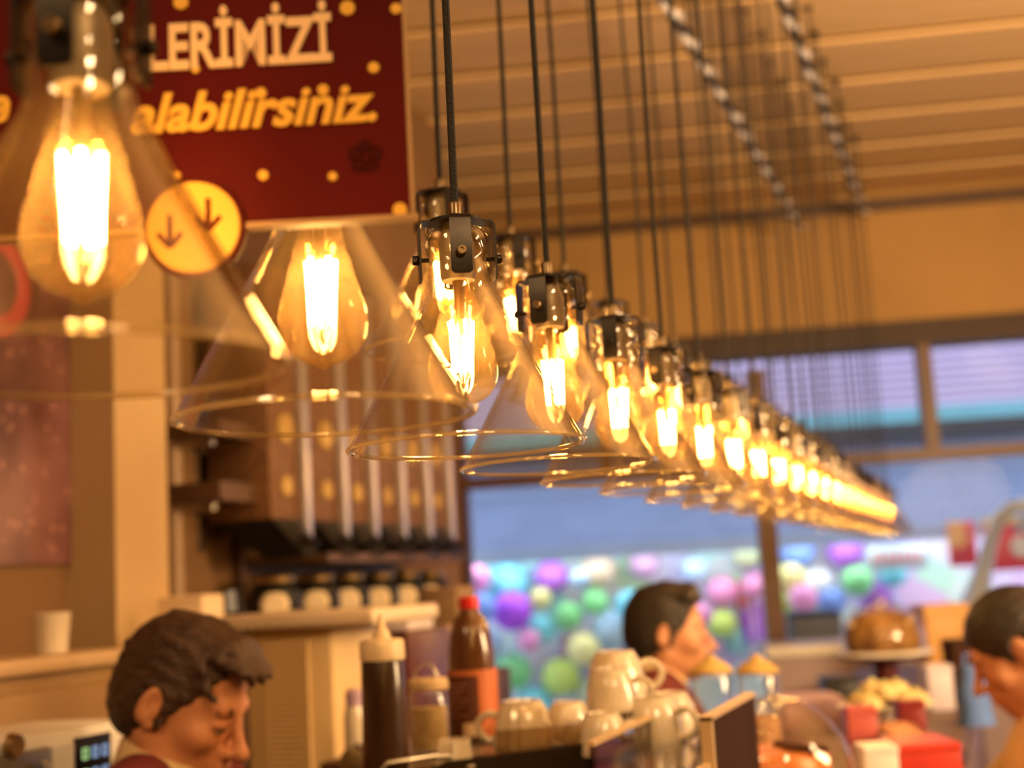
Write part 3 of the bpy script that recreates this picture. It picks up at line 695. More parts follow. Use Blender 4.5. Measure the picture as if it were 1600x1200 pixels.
# cream box and dark card stand on top of things behind the man
zt3 = zt2
P = on_yy(288, 985, 2.85)
B = thing('carton_box', 'cream paper carton standing on a post beside the louvred cabinet', 'box', (P.x, 2.85, 0))
hw_ = (on_yy(331, 960, 2.85).x - on_yy(246, 960, 2.85).x) / 2
zb_lo, zb_hi = on_yy(288, 988, 2.85).z, on_yy(288, 931, 2.85).z
B.location.z = zb_lo
MB().rbox((-hw_, -.04, 0), (hw_, .06, zb_hi - zb_lo), .003, 2).build('carton', mat('cream_card', (.80, .62, .42), .6, noise=.05), B)
MB().box((-hw_ - .001, -.042, (zb_hi - zb_lo) * .86), (hw_ + .001, .062, (zb_hi - zb_lo) * .885)).build('lid_line', mat('card_line', (.66, .48, .30), .6, noise=.05), B, smooth=False)
t = thing('tall_pedestal', 'tan upright cupboard behind the bowed man carrying the cream carton', 'cupboard', (P.x, 2.85, 0))
MB().rbox((max(-hw_ * 1.2, WX + .15 - P.x), -.10, 0), (hw_ * 1.1, .12, zb_lo - .02), .006, 2).build('body', M_tan, t)
MB().rbox((max(-hw_ * 1.25, WX + .145 - P.x), -.105, zb_lo - .02), (hw_ * 1.12, .125, zb_lo), .004, 2).build('top', mat('pale_top', (0, 0, 0)), t)
P = on_yy(366, 962, 2.68)
t = thing('card_stand', 'small black tilted card stand with a bluish face on the cabinet top', 'stand', (P.x, 2.68, zt2), math.radians(10))
MB().rbox((-.022, -.004, .0), (.022, .004, .062), .003, 2, Matrix.Rotation(math.radians(-14), 4, 'X') @ Matrix.Rotation(math.radians(-10), 4, 'Y')).build('frame', M_black, t)
MB().box((-.012, -.006, .006), (.009, -.0035, .055), Matrix.Rotation(math.radians(-14), 4, 'X') @ Matrix.Rotation(math.radians(-10), 4, 'Y')).build('face', mat('blue_card', (.40, .46, .60), .3, noise=.1), t, smooth=False)
MB().box((-.016, 0, 0), (.016, .035, .006)).build('foot', M_black, t, smooth=False)
# dark red cooler right of the louvred cabinet, and boxes on it
yr = 3.0
x0, x1 = on_yy(524, 1090, yr).x, on_yy(640, 1090, yr).x; zr = on_yy(560, 990, yr).z
t = thing('drinks_cooler', 'dark wine-red drinks cooler standing behind the sauce bottle', 'cooler', (x0, yr, 0))
MB().rbox((0, 0, 0), (x1 - x0, .28, zr), .012, 2).build('body', mat('wine_red', (.07, .006, .007), .35, noise=.1), t)
MB().rbox((.01, -.015, .1), (x1 - x0 - .01, 0, zr - .03), .006, 2).build('door', mat('wine_red_door', (.08, .007, .008), .3, noise=.1), t)
MB().tube([(.03, -.02, 1.0), (.03, -.045, 1.02), (.03, -.045, 1.3), (.03, -.02, 1.32)], .007, 8).build('handle', M_steel, t)
def carton(px0, px1, py0, py1, y, zbase, m, label, depth=.12, name='carton_box'):
    xa, xb = on_yy(px0, (py0 + py1) / 2, y).x, on_yy(px1, (py0 + py1) / 2, y).x
    zt = on_yy((px0 + px1) / 2, py0, y).z
    t = thing(name, label, 'box', ((xa + xb) / 2, y, zbase))
    w = (xb - xa) / 2
    MB().rbox((-w, 0, 0), (w, depth, zt - zbase), .004, 2).build('carton', m, t)
    MB().box((-w - .001, -.001, (zt - zbase) * .80), (w + .001, depth + .001, (zt - zbase) * .82)).build('lid_seam', M_dark, t, smooth=False)
    return t
carton(572, 638, 963, 1000, 3.06, zr, mat('lilac_card', (.66, .58, .60), .5, noise=.05), 'lilac-white carton on the dark red cooler', .16)
yk = 3.3; zk = on_yy(670, 1060, yk).z
t = thing('side_cupboard', 'brown side cupboard behind the syrup bottle carrying two boxes', 'cupboard', (on_yy(672, 1060, yk).x, yk, 0))
MB().rbox((-.07, 0, 0), (.08, .4, zk), .006, 2).build('body', M_darkwood, t)
MB().rbox((-.06, -.012, .1), (.07, 0, zk - .04), .004, 2).build('door', M_darkwood, t)
MB().sphere((.05, -.022, .9), .012).build('knob', M_brass, t)
carton(642, 702, 978, 1060, yk + .02, zk, mat('grey_brown_card', (.36, .25, .16), .6, noise=.08), 'grey-brown carton on the side cupboard behind the syrup bottle', .2)
zz_ = on_yy(672, 978, yk + .02).z
carton(658, 714, 918, 976, yk + .05, zz_, mat('brown_card', (.24, .14, .07), .6, noise=.08), 'dark brown box on top of the grey-brown carton', .14)

# ------------------------------------------------------------------ bar counter and what stands on it
BZ = 1.24                                           # top of the bar
MZ = 1.437                                          # top of the coffee machine
M_barwood = mat('bar_wood', (.20, .10, .045), .45, noise=.3, nscale=6, stretch=(8, 1, 1))
t = thing('bar_counter', 'long dark wooden bar counter under the row of pendant lamps', 'counter', (-.41, 0, 0))
MB().box((-.22, 2.42, 0), (.26, 6.5, BZ - .04)).build('body', M_barwood, t, smooth=False)
MB().rbox((-.24, 2.40, BZ - .04), (.28, 6.52, BZ), .008, 2).build('counter_top', mat('bar_top', (.12, .07, .045), .5, noise=.2, nscale=6), t)
for k in range(8): MB().rbox((.26, 2.46 + k * .5, .12), (.275, 2.92 + k * .5, BZ - .1), .006, 2).build('front_panel', M_barwood, t)
t = thing('work_counter', 'low steel work counter carrying the coffee machine', 'counter', (-.70, 1.75, 0))
MB().box((-.26, .02, 0), (.14, .62, .93)).build('body', M_darkwood, t, smooth=False)
MB().rbox((-.28, 0, .93), (.15, .64, .97), .006, 2).build('counter_top', M_steel, t)

mc0, mc1 = at(592, 1185, 1.95), at(992, 1172, 2.05)
cmx = (mc0.x + mc1.x) / 2; cmy = (mc0.y + mc1.y) / 2; ang = math.atan2(mc1.y - mc0.y, mc1.x - mc0.x); hw = (mc1 - mc0).length / 2
cm = thing('coffee_machine', 'dark bronze coffee machine with a cup rail and cups piled on top', 'coffee machine', (cmx, cmy, .97), ang)
M_bronze = mat('dark_bronze', (.055, .034, .020), .3, metal=.6, noise=.2, nscale=20)
HM = MZ - .97
MB().rbox((-hw, .01, .06), (hw, .46, HM - .004), .025, 3).build('body', M_bronze, cm)
MB().box((-hw + .03, .03, HM - .006), (hw - .01, .45, HM)).build('cup_tray', M_steel, cm, smooth=False)
# raised rounded front lip on the right part
lip = [(-hw * .62, HM - .03), (-hw * .60, HM + .004), (-hw * .50, HM + .012), (0, HM + .016), (hw * .85, HM + .022), (hw * .96, HM + .014), (hw, HM - .008), (hw, HM - .05), (-hw * .62, HM - .05)]
MB().prism(lip, -.012, .012, Matrix(((1, 0, 0, 0), (0, 0, 1, 0), (0, 1, 0, 0), (0, 0, 0, 1)))).build('front_lip', M_bronze, cm, angle=20)
MB().tube([(-hw, -.002, HM - .03), (-hw, -.002, HM + .004), (-hw + .012, -.002, HM + .016), (-hw * .6, -.002, HM + .020), (-hw * .45, -.002, HM + .018)], .003, 8).build('cup_rail', M_steel, cm)
for sx2 in (-hw + .04, hw - .04):
    for sy2 in (.05, .41): MB().lathe([(0, 0), (.02, 0), (.016, .07), (0, .07)], 12, (sx2, sy2, 0)).build('foot', M_black, cm)
for sx2 in (-.06, .08):
    g = MB().lathe([(0, -.03), (.028, -.03), (.032, 0), (.032, .02), (0, .02)], 18, (sx2, -.03, .26)).build('group_head', M_steel, cm)
    MB().tube([(sx2, -.05, .245), (sx2, -.16, .235)], [.010, .013], 8).build('portafilter_handle', M_black, g)
g0 = sorted([at(770, 1152, 2.03), at(1000, 1140, 2.10)], key=lambda v: v.x)
gd = (g0[1] - g0[0]); gl = math.hypot(gd.x, gd.y); gz = max(g0[0].z, g0[1].z)
Mg = cm.matrix_basis.inverted() if False else None
gp = MB().box((-.02, -.0, HM), (hw - .02, .003, HM + .048)).build('smoked_guard', thin_glass('smoked_glass', (.72, .62, .48), 1.4, .05), cm, smooth=False)

def place_cup(px, py, depth, hrot, label, z=None, scale=1.0, fl=None, lean=0):
    P = at(px, py, depth)
    if z is not None: P = on_z(px, py, z) if False else Vector((P.x, P.y, z))
    t = thing('coffee_cup', label, 'cup', P, hrot, 'upturned coffee cups on the coffee machine')
    t.scale = (scale,) * 3
    if lean: t.rotation_euler = (lean, 0, hrot)
    cup_mesh(flute=fl).build('cup_body', M_cream, t)
    cup_handle().build('handle', M_cream, t)
    return t
CH = .062
RD = math.atan2(RH.y, RH.x)                       # heading of "to the right" in the picture
LV = [MZ, MZ + CH - .004, MZ + 2 * CH - .008]
cups = [(818, 2.17, RD + PI * .92, 0, 'fluted upturned coffee cup beside the syrup bottle', 1.22, (14, .05)),
        (890, 2.26, RD + PI * .9, 0, 'upturned cup standing between the fluted cup and the tall pile', 1.0, None),
        (942, 2.04, RD - .25, 0, 'upturned cup at the foot of the pile behind the bronze lip', 1.0, None),
        (905, 2.12, RD + PI, 0, 'small upturned cup tucked low beside the foot of the pile', .72, None),
        (985, 2.16, RD + .2, 0, 'upturned cup at the back of the pile foot', 1.0, None),
        (1022, 2.10, RD - .6, 0, 'upturned cup at the outer end of the coffee machine top', 1.25, None),
        (958, 2.30, RD + PI * .7, 0, 'upturned cup hidden low behind the pile', 1.0, None),
        (1050, 2.24, RD + .9, 0, 'upturned cup behind the outermost cup of the pile', 1.12, None),
        (960, 2.10, RD - .35, 1, 'upturned cup in the middle of the pile, handle towards the brown panel', 1.05, None),
        (968, 2.30, RD + .1, 1, 'tall topmost upturned cup of the pile', 1.30, None)]
for px, dep, hr, lv, lab, sc_, fl in cups:
    P = at(px, 1150, dep)
    place_cup(px, 1150, dep, hr, lab, LV[lv], sc_, fl)

# squeeze bottle of dark sauce
P = at(604, 1195, 1.99)
t = thing('squeeze_bottle', 'dark brown sauce squeeze bottle with a pale pointed cap', 'bottle', (P.x, P.y, MZ))
s_ = 1.99 / FPX
zcap = at(603, 1032, 1.99).z - MZ; r = 36 * s_
MB().lathe([(0, 0), (r * 1.0, 0), (r * 1.03, .006), (r * 1.0, .05), (r * .97, zcap * .6), (r * .95, zcap - .004), (r * .9, zcap), (0, zcap)], 32).build('sauce_body', mat('brown_sauce', (.050, .022, .010), .28, noise=.2, nscale=10, coat=.3), t)
MB().lathe([(0, zcap), (r * .98, zcap), (r * .99, zcap + .003), (r * .97, zcap + .026), (r * .90, zcap + .030), (r * .42, zcap + .032), (r * .34, zcap + .042), (0, zcap + .042)], 32).build('cap', mat('cap_cream', (.78, .62, .40), .4, noise=.05), t)
MB().lathe([(0, zcap + .042), (r * .30, zcap + .042), (r * .20, zcap + .048), (r * .11, zcap + .064), (r * .09, zcap + .068), (0, zcap + .068)], 16).build('nozzle', mat('cap_cream', (0, 0, 0)), t)
# glass jar with bail
P = at(673, 1165, 2.17)
t = thing('glass_jar', 'small lidded glass jar between the sauce bottle and syrup bottle', 'jar', (P.x, P.y, MZ))
s_ = 2.17 / FPX; r = 31 * s_; zt = at(673, 1078, 2.17).z - MZ
MB().lathe([(0, 0), (r * .95, 0), (r, .006), (r, zt - .012), (r * .9, zt - .003), (r * .86, zt), (r * .82, zt), (r * .86, zt - .005), (r * .95, zt - .013), (r * .95, .008), (0, .006)], 30).build('glass_body', M_clear, t)
MB().lathe([(0, .007), (r * .93, .007), (r * .93, zt * .72), (0, zt * .74)], 26).build('contents', mat('pale_sugar', (.62, .44, .22), .8, color2=(.48, .32, .14), nscale=60, bump=.4), t)
MB().lathe([(0, zt), (r * 1.02, zt), (r * 1.05, zt + .004), (r * 1.03, zt + .014), (r * .9, zt + .018), (0, zt + .019)], 30).build('lid', mat('lid_tan', (.60, .42, .22), .4, noise=.1), t)
MB().tube([(-r * .75, 0, zt + .015), (-r * .7, 0, zt + .03), (-r * .2, 0, zt + .042), (r * .3, 0, zt + .038), (r * .6, 0, zt + .016)], .0022, 6).build('bail_wire', M_steel, t)
# syrup bottle
P = at(743, 1158, 2.30)
t = thing('syrup_bottle', 'large brown syrup bottle with red cap and orange-red label', 'bottle', (P.x, P.y, MZ), RD)
s_ = 2.30 / FPX; r = 38 * s_
def zy(py): return at(742, py, 2.30).z - MZ
prof = [(0, 0), (r * .9, 0), (r, .008), (r * 1.02, .05), (r * 1.0, zy(1150)), (r * .98, zy(1045)), (r * .96, zy(1020)), (r * .86, zy(990)), (r * .68, zy(968)), (r * .42, zy(957)), (r * .36, zy(951)), (r * .36, zy(948)), (0, zy(948))]
MB().lathe(prof, 36).build('bottle_body', mat('syrup_brown', (.115, .042, .014), .22, noise=.15, nscale=8, coat=.5), t)
MB().lathe([(0, zy(951)), (r * .42, zy(951)), (r * .43, zy(947)), (r * .41, zy(934)), (r * .36, zy(932)), (0, zy(932))], 20, flute=(20, .02)).build('cap', mat('cap_red', (.62, .02, .02), .35, noise=.05), t)
def band(r, z0, z1, a0, a1, m, name, parent, th=.0012, seg=24):
    vs_, fs_ = [], []
    for k in range(seg + 1):
        a = a0 + (a1 - a0) * k / seg
        for q, z in ((r, z0), (r, z1), (r + th, z1), (r + th, z0)): vs_.append((q * math.cos(a), q * math.sin(a), z))
    for k in range(seg):
        o = k * 4
        for j in range(4): fs_.append((o + j, o + (j + 1) % 4, o + 4 + (j + 1) % 4, o + 4 + j))
    fs_ += [(0, 1, 2, 3), (seg * 4 + 3, seg * 4 + 2, seg * 4 + 1, seg * 4)]
    return MB().add(vs_, fs_).build(name, m, parent)
lab = band(r * 1.012, zy(1150), zy(1046), -PI * .99, PI * .99, mat('label_orange', (.58, .16, .05), .5, noise=.08, nscale=6), 'label', t, seg=40)
band(r * 1.012 + .0012, zy(1149), zy(1054), -PI * .98, -PI * .42, mat('label_dark', (.10, .025, .014), .5, noise=.1), 'dark_text_panel', lab, .0006)
for k in range(7): band(r * 1.012 + .0018, zy(1068 + 8 * k), zy(1066 + 8 * k), -PI * .9, -PI * (.56 + .05 * (k % 3)), mat('label_text', (.42, .20, .13), .5, noise=.1), 'text_line', lab, .0004)
band(r * 1.012 + .0018, zy(1146), zy(1126), -PI * .63, -PI * .42, mat('label_white', (.80, .60, .40), .5, noise=.05), 'white_patch', lab, .0005)
# little dish in front
P = at(711, 1185, 2.0)
t = thing('sugar_dish', 'small cream square dish turned over in front of the glass jar', 'dish', (P.x, P.y, MZ), RD)
s_ = 2.0 / FPX
w0, w1, h = 30 * s_, 23 * s_, at(711, 1155, 2.0).z - MZ
MB().add([(-w0, -w0, 0), (w0, -w0, 0), (w0, w0, 0), (-w0, w0, 0), (-w1, -w1, h), (w1, -w1, h), (w1, w1, h), (-w1, w1, h)], [(3, 2, 1, 0), (4, 5, 6, 7), (0, 1, 5, 4), (1, 2, 6, 5), (2, 3, 7, 6), (3, 0, 4, 7)]).build('dish_body', M_cream, t, smooth=False)
MB().rbox((-w0 * 1.06, -w0 * 1.06, 0), (w0 * 1.06, w0 * 1.06, .004), .0015, 1).build('rim', M_cream, t)
MB().box((-.001, -w0 * 1.0, .004), (.001, -w1 * .98, h), Matrix.Identity(4)).build('seam', M_white, t, smooth=False)
# pale bottle behind, in front of the cooler
P = at(556, 1180, 2.65); zb = .97
t = thing('cream_bottle', 'round cream bottle with a lilac cap behind the sauce bottle', 'bottle', (P.x, P.y, 0))
s_ = 2.65 / FPX; z0, z1 = at(556, 1186, 2.65).z, at(556, 1104, 2.65).z; r = 17 * s_
t.location.z = z0
MB().lathe([(0, 0), (r * .8, 0), (r, .01), (r, (z1 - z0) * .8), (r * .8, (z1 - z0)), (0, (z1 - z0))], 22).build('bottle_body', M_cream, t)
MB().lathe([(0, z1 - z0), (r * .78, z1 - z0), (r * .8, z1 - z0 + .025), (r * .5, z1 - z0 + .034), (0, z1 - z0 + .035)], 20).build('cap', mat('cap_lilac', (.42, .28, .40), .4, noise=.05), t)
q = thing('bottle_stand', 'dark wooden stand under the cream bottle', 'stand', (P.x, P.y, 0))
MB().rbox((-.055, -.05, z0 - .02), (.05, .06, z0), .004, 2).build('stand_top', M_darkwood, q)
for lx in (-.045, .04):
    for ly in (-.04, .05): MB().box((lx - .008, ly - .008, 0), (lx + .008, ly + .008, z0 - .02)).build('leg', M_darkwood, q, smooth=False)

# display case with brown end panel and smoked glass, along the bar
XP = -.39
pa, pb = on_x(1107, 1122, XP), on_x(1175, 1090, XP)
t = thing('display_case', 'display case with a dark brown end panel and smoked glass edged in pale wood', 'display case', (XP, pa.y, 0))
ln = pb.y - pa.y; ztp = (pa.z + pb.z) / 2
M_paleedge = mat('pale_edge', (.66, .46, .24), .45, noise=.1)
M_choc = mat('chocolate_panel', (.05, .02, .011), .85, spec=.15, noise=.3, nscale=8, stretch=(1, 1, .3))
MB().box((-.008, 0, .97), (0.004, ln, ztp)).build('end_panel', M_choc, t, smooth=False)
MB().box((-.010, -.012, .97), (.006, 0, ztp + .004)).box((-.010, -.012, ztp), (.006, ln, ztp + .006)).build('panel_edge', M_paleedge, t, smooth=False)
MB().box((-.14, -.10, .97), (-.136, ln - .02, ztp - .02)).build('smoked_pane', thin_glass('smoked_glass_dark', (.45, .33, .24), 1.5, .05), t, smooth=False)
MB().box((-.143, -.10, ztp - .02), (-.133, ln - .02, ztp - .014)).build('pane_edge', M_paleedge, t, smooth=False)
MB().box((-.14, -.30, 1.44), (-.002, ln, 1.446)).build('glass_shelf', M_clear, t, smooth=False)
MB().box((-.008, -.30, 1.437), (.002, 0, 1.449)).build('shelf_edge', M_paleedge, t, smooth=False)
MB().box((-.14, -.30, 0), (.0, ln + .05, .97)).build('base', M_barwood, t, smooth=False)
for yy in (-.28, ln + .02): MB().box((-.13, yy - .008, .97), (-.115, yy + .008, 1.44)).build('shelf_post', M_steel, t, smooth=False)

# cake dome
def dome(px, py, depth, r, zb, label, H):
    P = at(px, py, depth)
    t = thing('cake_dome', label, 'dome', (P.x, P.y, zb))
    MB().lathe([(0, 0), (r * 1.12, 0), (r * 1.15, .008), (r * 1.12, .014), (0, .014)], 36).build('plate', M_white, t)
    outer = [(r, .014), (r * 1.0, H * .30)] + [(r * math.cos(PI / 2 * k / 10), H * .30 + H * .75 * math.sin(PI / 2 * k / 10)) for k in range(1, 10)] + [(0, H * 1.05)]
    MB().lathe(outer, 40).build('glass_cover', MATS.get('dome_glass') or thin_glass('dome_glass', (.98, .93, .88), 1.6, .03, (1, .85, .7), .05), t, angle=80)
    MB().lathe([(0, H * 1.04), (.008, H * 1.05), (.006, H * 1.05 + .012), (.014, H * 1.05 + .022), (.012, H * 1.05 + .034), (0, H * 1.05 + .038)], 16).build('knob', M_clear, t)
    return t, P, H
t, P, H = dome(1212, 1190, 2.62, .150, BZ, 'clear glass cake dome holding an orange cake on the bar', .205)
k_ = thing('orange_cake', 'orange glazed cake with dark chocolate sticks under the glass dome', 'cake', (P.x - .01, P.y - .005, BZ + .014))
MB().lathe([(0, 0), (.112, 0), (.118, .01), (.115, .085), (.106, .098), (0, .102)], 30).build('cake_body', mat('orange_glaze', (.72, .22, .03), .35, noise=.25, nscale=20), k_)
for q in range(4):
    o = MB().rbox((-.006, -.05, 0), (.006, .05, .010), .002, 1).build('chocolate_stick', M_choc, k_); o.location = (.03 + .018 * q, -.012 * q, .101); o.rotation_euler = (0, 0, .5 + .1 * q)
# second dome with a golden loaf, further along the bar
t, P, H = dome(1382, 1020, 4.9, .150, BZ + .130, 'clear glass dome over a golden loaf further along the bar', .185)
b_ = thing('bread_loaf', 'round golden brown scored loaf under the far glass dome', 'bread', (P.x, P.y, BZ + .144))
MB().lathe([(0, 0), (.12, 0), (.14, .03), (.135, .08), (.10, .125), (.05, .145), (0, .15)], 30, flute=(8, .02)).build('crust', mat('golden_crust', (.32, .18, .05), .6, color2=(.15, .07, .02), nscale=14, bump=.5, bscale=30), b_)
for q in range(3): MB().tube([(-.10 + .1 * q, -.10, .10), (-.09 + .1 * q, 0, .150 if q == 1 else .118), (-.10 + .1 * q, .10, .10)], .008, 6).build('score_line', mat('pale_crust', (.78, .58, .26), .6, noise=.1), b_)
st = thing('cake_stand', 'dark red stand under the far glass dome', 'stand', (P.x, P.y, BZ))
MB().lathe([(0, 0), (.10, 0), (.10, .012), (.045, .03), (.045, .10), (.16, .12), (.17, .130), (0, .130)], 30).build('stand_body', mat('maroon_lacquer', (.12, .015, .015), .3, noise=.1), st)
# jars with golden cone lids
for px, lab in ((1112, 'glass canister with a golden cone lid near the far barista'), (1184, 'glass canister with a golden cone lid beside the cake dome')):
    P = at(px, 1060, 2.93)
    t = thing('glass_canister', lab, 'jar', (P.x, P.y, BZ), 0, 'canisters with golden lids')
    zt = at(px, 1052, 2.93).z - BZ
    MB().lathe([(0, 0), (.042, 0), (.046, .006), (.046, zt - .01), (.042, zt), (.039, zt), (.043, zt - .012), (.043, .008), (0, .006)], 26).build('glass_body', M_clear, t)
    MB().lathe([(0, .008), (.041, .008), (.041, zt * .6), (0, zt * .64)], 22).build('contents', mat('canister_filling', (.55, .36, .20), .7, color2=(.35, .16, .06), nscale=50, bump=.5), t)
    MB().lathe([(0, zt), (.047, zt), (.048, zt + .006), (.030, zt + .022), (.012, zt + .032), (.009, zt + .040), (0, zt + .042)], 24).build('lid', M_gold, t)
# boxes, tins and pastries on the bar to the right
def bar_box(px0, px1, pyt, depth, m, label, name='carton_box', d=.12, zb=BZ, cat='box'):
    a, b = at(px0, pyt, depth), at(px1, pyt, depth)
    t = thing(name, label, cat, ((a.x + b.x) / 2, (a.y + b.y) / 2, zb), RD)
    w = (b - a).length / 2; h = max((a.z + b.z) / 2 - zb, .03)
    MB().rbox((-w, -d / 2, 0), (w, d / 2, h), .006, 2).build('carton', m, t)
    MB().rbox((-w * 1.02, -d / 2 * 1.03, h * .82), (w * 1.02, d / 2 * 1.03, h + .004), .004, 1).build('lid', m, t)
    return t, w, h
M_boxred = mat('box_red', (.62, .045, .025), .4, noise=.1); M_boxdred = mat('box_dark_red', (.25, .02, .02), .4, noise=.1)
bar_box(1388, 1482, 1158, 2.80, M_boxred, 'bright red carton on the bar in front of the cream sweater', d=.16)
bar_box(1398, 1440, 1095, 3.3, M_boxdred, 'narrow dark red tin standing on the bar', 'tea_tin', .06)
bar_box(1318, 1366, 1105, 3.1, mat('box_rose', (.50, .10, .08), .4, noise=.15), 'rose red packet next to the cake dome', 'tea_packet', .05)
bar_box(1340, 1395, 1165, 2.75, M_white, 'flat white plate box beside the cake dome', 'plate_box', .08)
bar_box(1432, 1502, 945, 5.6, mat('box_orange', (.62, .32, .08), .5, noise=.1), 'orange carton standing far along the bar', d=.2)
bar_box(1478, 1520, 1000, 4.4, M_choc, 'dark chocolate-brown tall box far along the bar', d=.12)
bar_box(1440, 1480, 1040, 4.2, mat('box_lilac', (.55, .48, .55), .5, noise=.05), 'lilac grey box behind the red carton on the bar', d=.1)
bar_box(1215, 1305, 1088, 3.9, mat('box_mauve', (.40, .24, .24), .5, noise=.08), 'mauve box behind the cake dome', d=.18)
bar_box(1283, 1335, 1058, 4.3, M_black, 'black box added for the dark shade behind the cake dome next to the mauve box', d=.1)  # dark solid added where only deep shade lies among the bar items
P = at(1524, 1110, 3.75)
t = thing('cloth_bag', 'blue cloth bag standing on the bar by the cream sweater', 'bag', (P.x, P.y, BZ), RD)
hb = at(1524, 1040, 3.75).z - BZ; wb_ = 26 * 3.75 / FPX
MB().add([(x * wb_ * (1 - .45 * zz) * (1 + .06 * math.sin(9 * zz + 3 * x)), y * .045 * (1 - .5 * zz), zz * hb) for zz in [k / 8 for k in range(9)] for x, y in ((-1, -.6), (-.4, -1), (.4, -1), (1, -.6), (1, .6), (.4, 1), (-.4, 1), (-1, .6))],
         [(r * 8 + c, r * 8 + (c + 1) % 8, r * 8 + 8 + (c + 1) % 8, r * 8 + 8 + c) for r in range(8) for c in range(8)] + [tuple(range(7, -1, -1)), tuple(range(64, 72))]).build('bag_body', mat('blue_cloth', (.10, .20, .55), .8, noise=.2, nscale=20, bump=.4, bscale=60), t, angle=70)
MB().tube([(-.02, 0, hb - .01), (-.015, 0, hb + .03), (.012, 0, hb + .03), (.018, 0, hb - .01)], .004, 6).build('handle', MATS['blue_cloth'], t)
# plate with pale pastries
P = at(1385, 1105, 3.62)
t = thing('pastry_plate', 'white plate of pale yellow pastries on the bar', 'plate', (P.x, P.y, BZ))
zpl = .085
MB().lathe([(0, 0), (.07, 0), (.06, .01), (.02, .02), (.02, zpl - .02), (.12, zpl - .01), (.13, zpl), (.11, zpl - .004), (0, zpl - .006)], 32).build('plate_stand', M_white, t)
random.seed(11)
for k in range(9):
    a = k * 2.4; rr = .03 + .055 * math.sqrt(k / 9)
    q = thing('pastry', 'pale yellow round pastry heaped on the white plate', 'pastry', (P.x + rr * math.cos(a), P.y + rr * math.sin(a), BZ + zpl - .008 + (.028 if k < 3 else 0)), a, 'pastries on the plate')
    MB().lathe([(0, 0), (.028, 0), (.034, .012), (.030, .028), (.016, .038), (0, .040)], 16, flute=(6, .05)).build('dough', mat('pale_pastry', (.70, .58, .28), .6, color2=(.55, .38, .14), nscale=18), q)
    MB().sphere((0, 0, .038), .010, 10, 6).build('topping', mat('green_topping', (.50, .55, .20), .5, noise=.2), q)
# white curved post outside the window
OFW = 1.6
def wp(px, py):
    a, z = bw(px, py, OFW); P = BO + BN * OFW + BA * a; return Vector((P.x, P.y, z))
P0 = wp(1526, 990); P0.z = -.02
t = thing('curved_post', 'pale white post with a curved neck on the street outside the window', 'post', P0)
M_palewhite = mat('pale_white', (.78, .82, .86), .4, noise=.04)
MB().tube([Vector((0, 0, .0)), wp(1526, 990) - P0, wp(1527, 940) - P0, wp(1534, 900) - P0, wp(1546, 850) - P0, wp(1560, 810) - P0, wp(1580, 792) - P0, wp(1600, 788) - P0, wp(1618, 800) - P0], [.12, .11, .10, .06, .045, .045, .045, .045, .05], 14).build('neck', M_palewhite, t)
MB().lathe([(0, 0), (.05, 0), (.13, -.09), (.14, -.12), (.13, -.12), (.05, -.02), (0, -.015)], 20, wp(1618, 800) - P0).build('lamp_shade', M_palewhite, t)
MB().lathe([(0, 0), (.2, 0), (.2, .04), (.12, .08), (0, .08)], 24).build('base', M_palewhite, t)
# window-side shelf with white top
a0, z_ = bw(1195, 1012, -.6); a1 = bw(1640, 1000, -.6)[0]
t = thing('window_counter', 'white topped mauve counter along the window wall', 'counter', BO - BN * .6 + BA * ((a0 + a1) / 2), math.atan2(BA.y, BA.x))
t.location.z = 0; w = (a1 - a0) / 2
MB().box((-w + .02, .02, 0), (w - .02, .45, z_ - .05)).build('body', mat('mauve_panel', (.36, .26, .28), .5, noise=.1), t, smooth=False)
MB().rbox((-w, 0, z_ - .05), (w, .48, z_), .008, 2).build('counter_top', M_white, t)

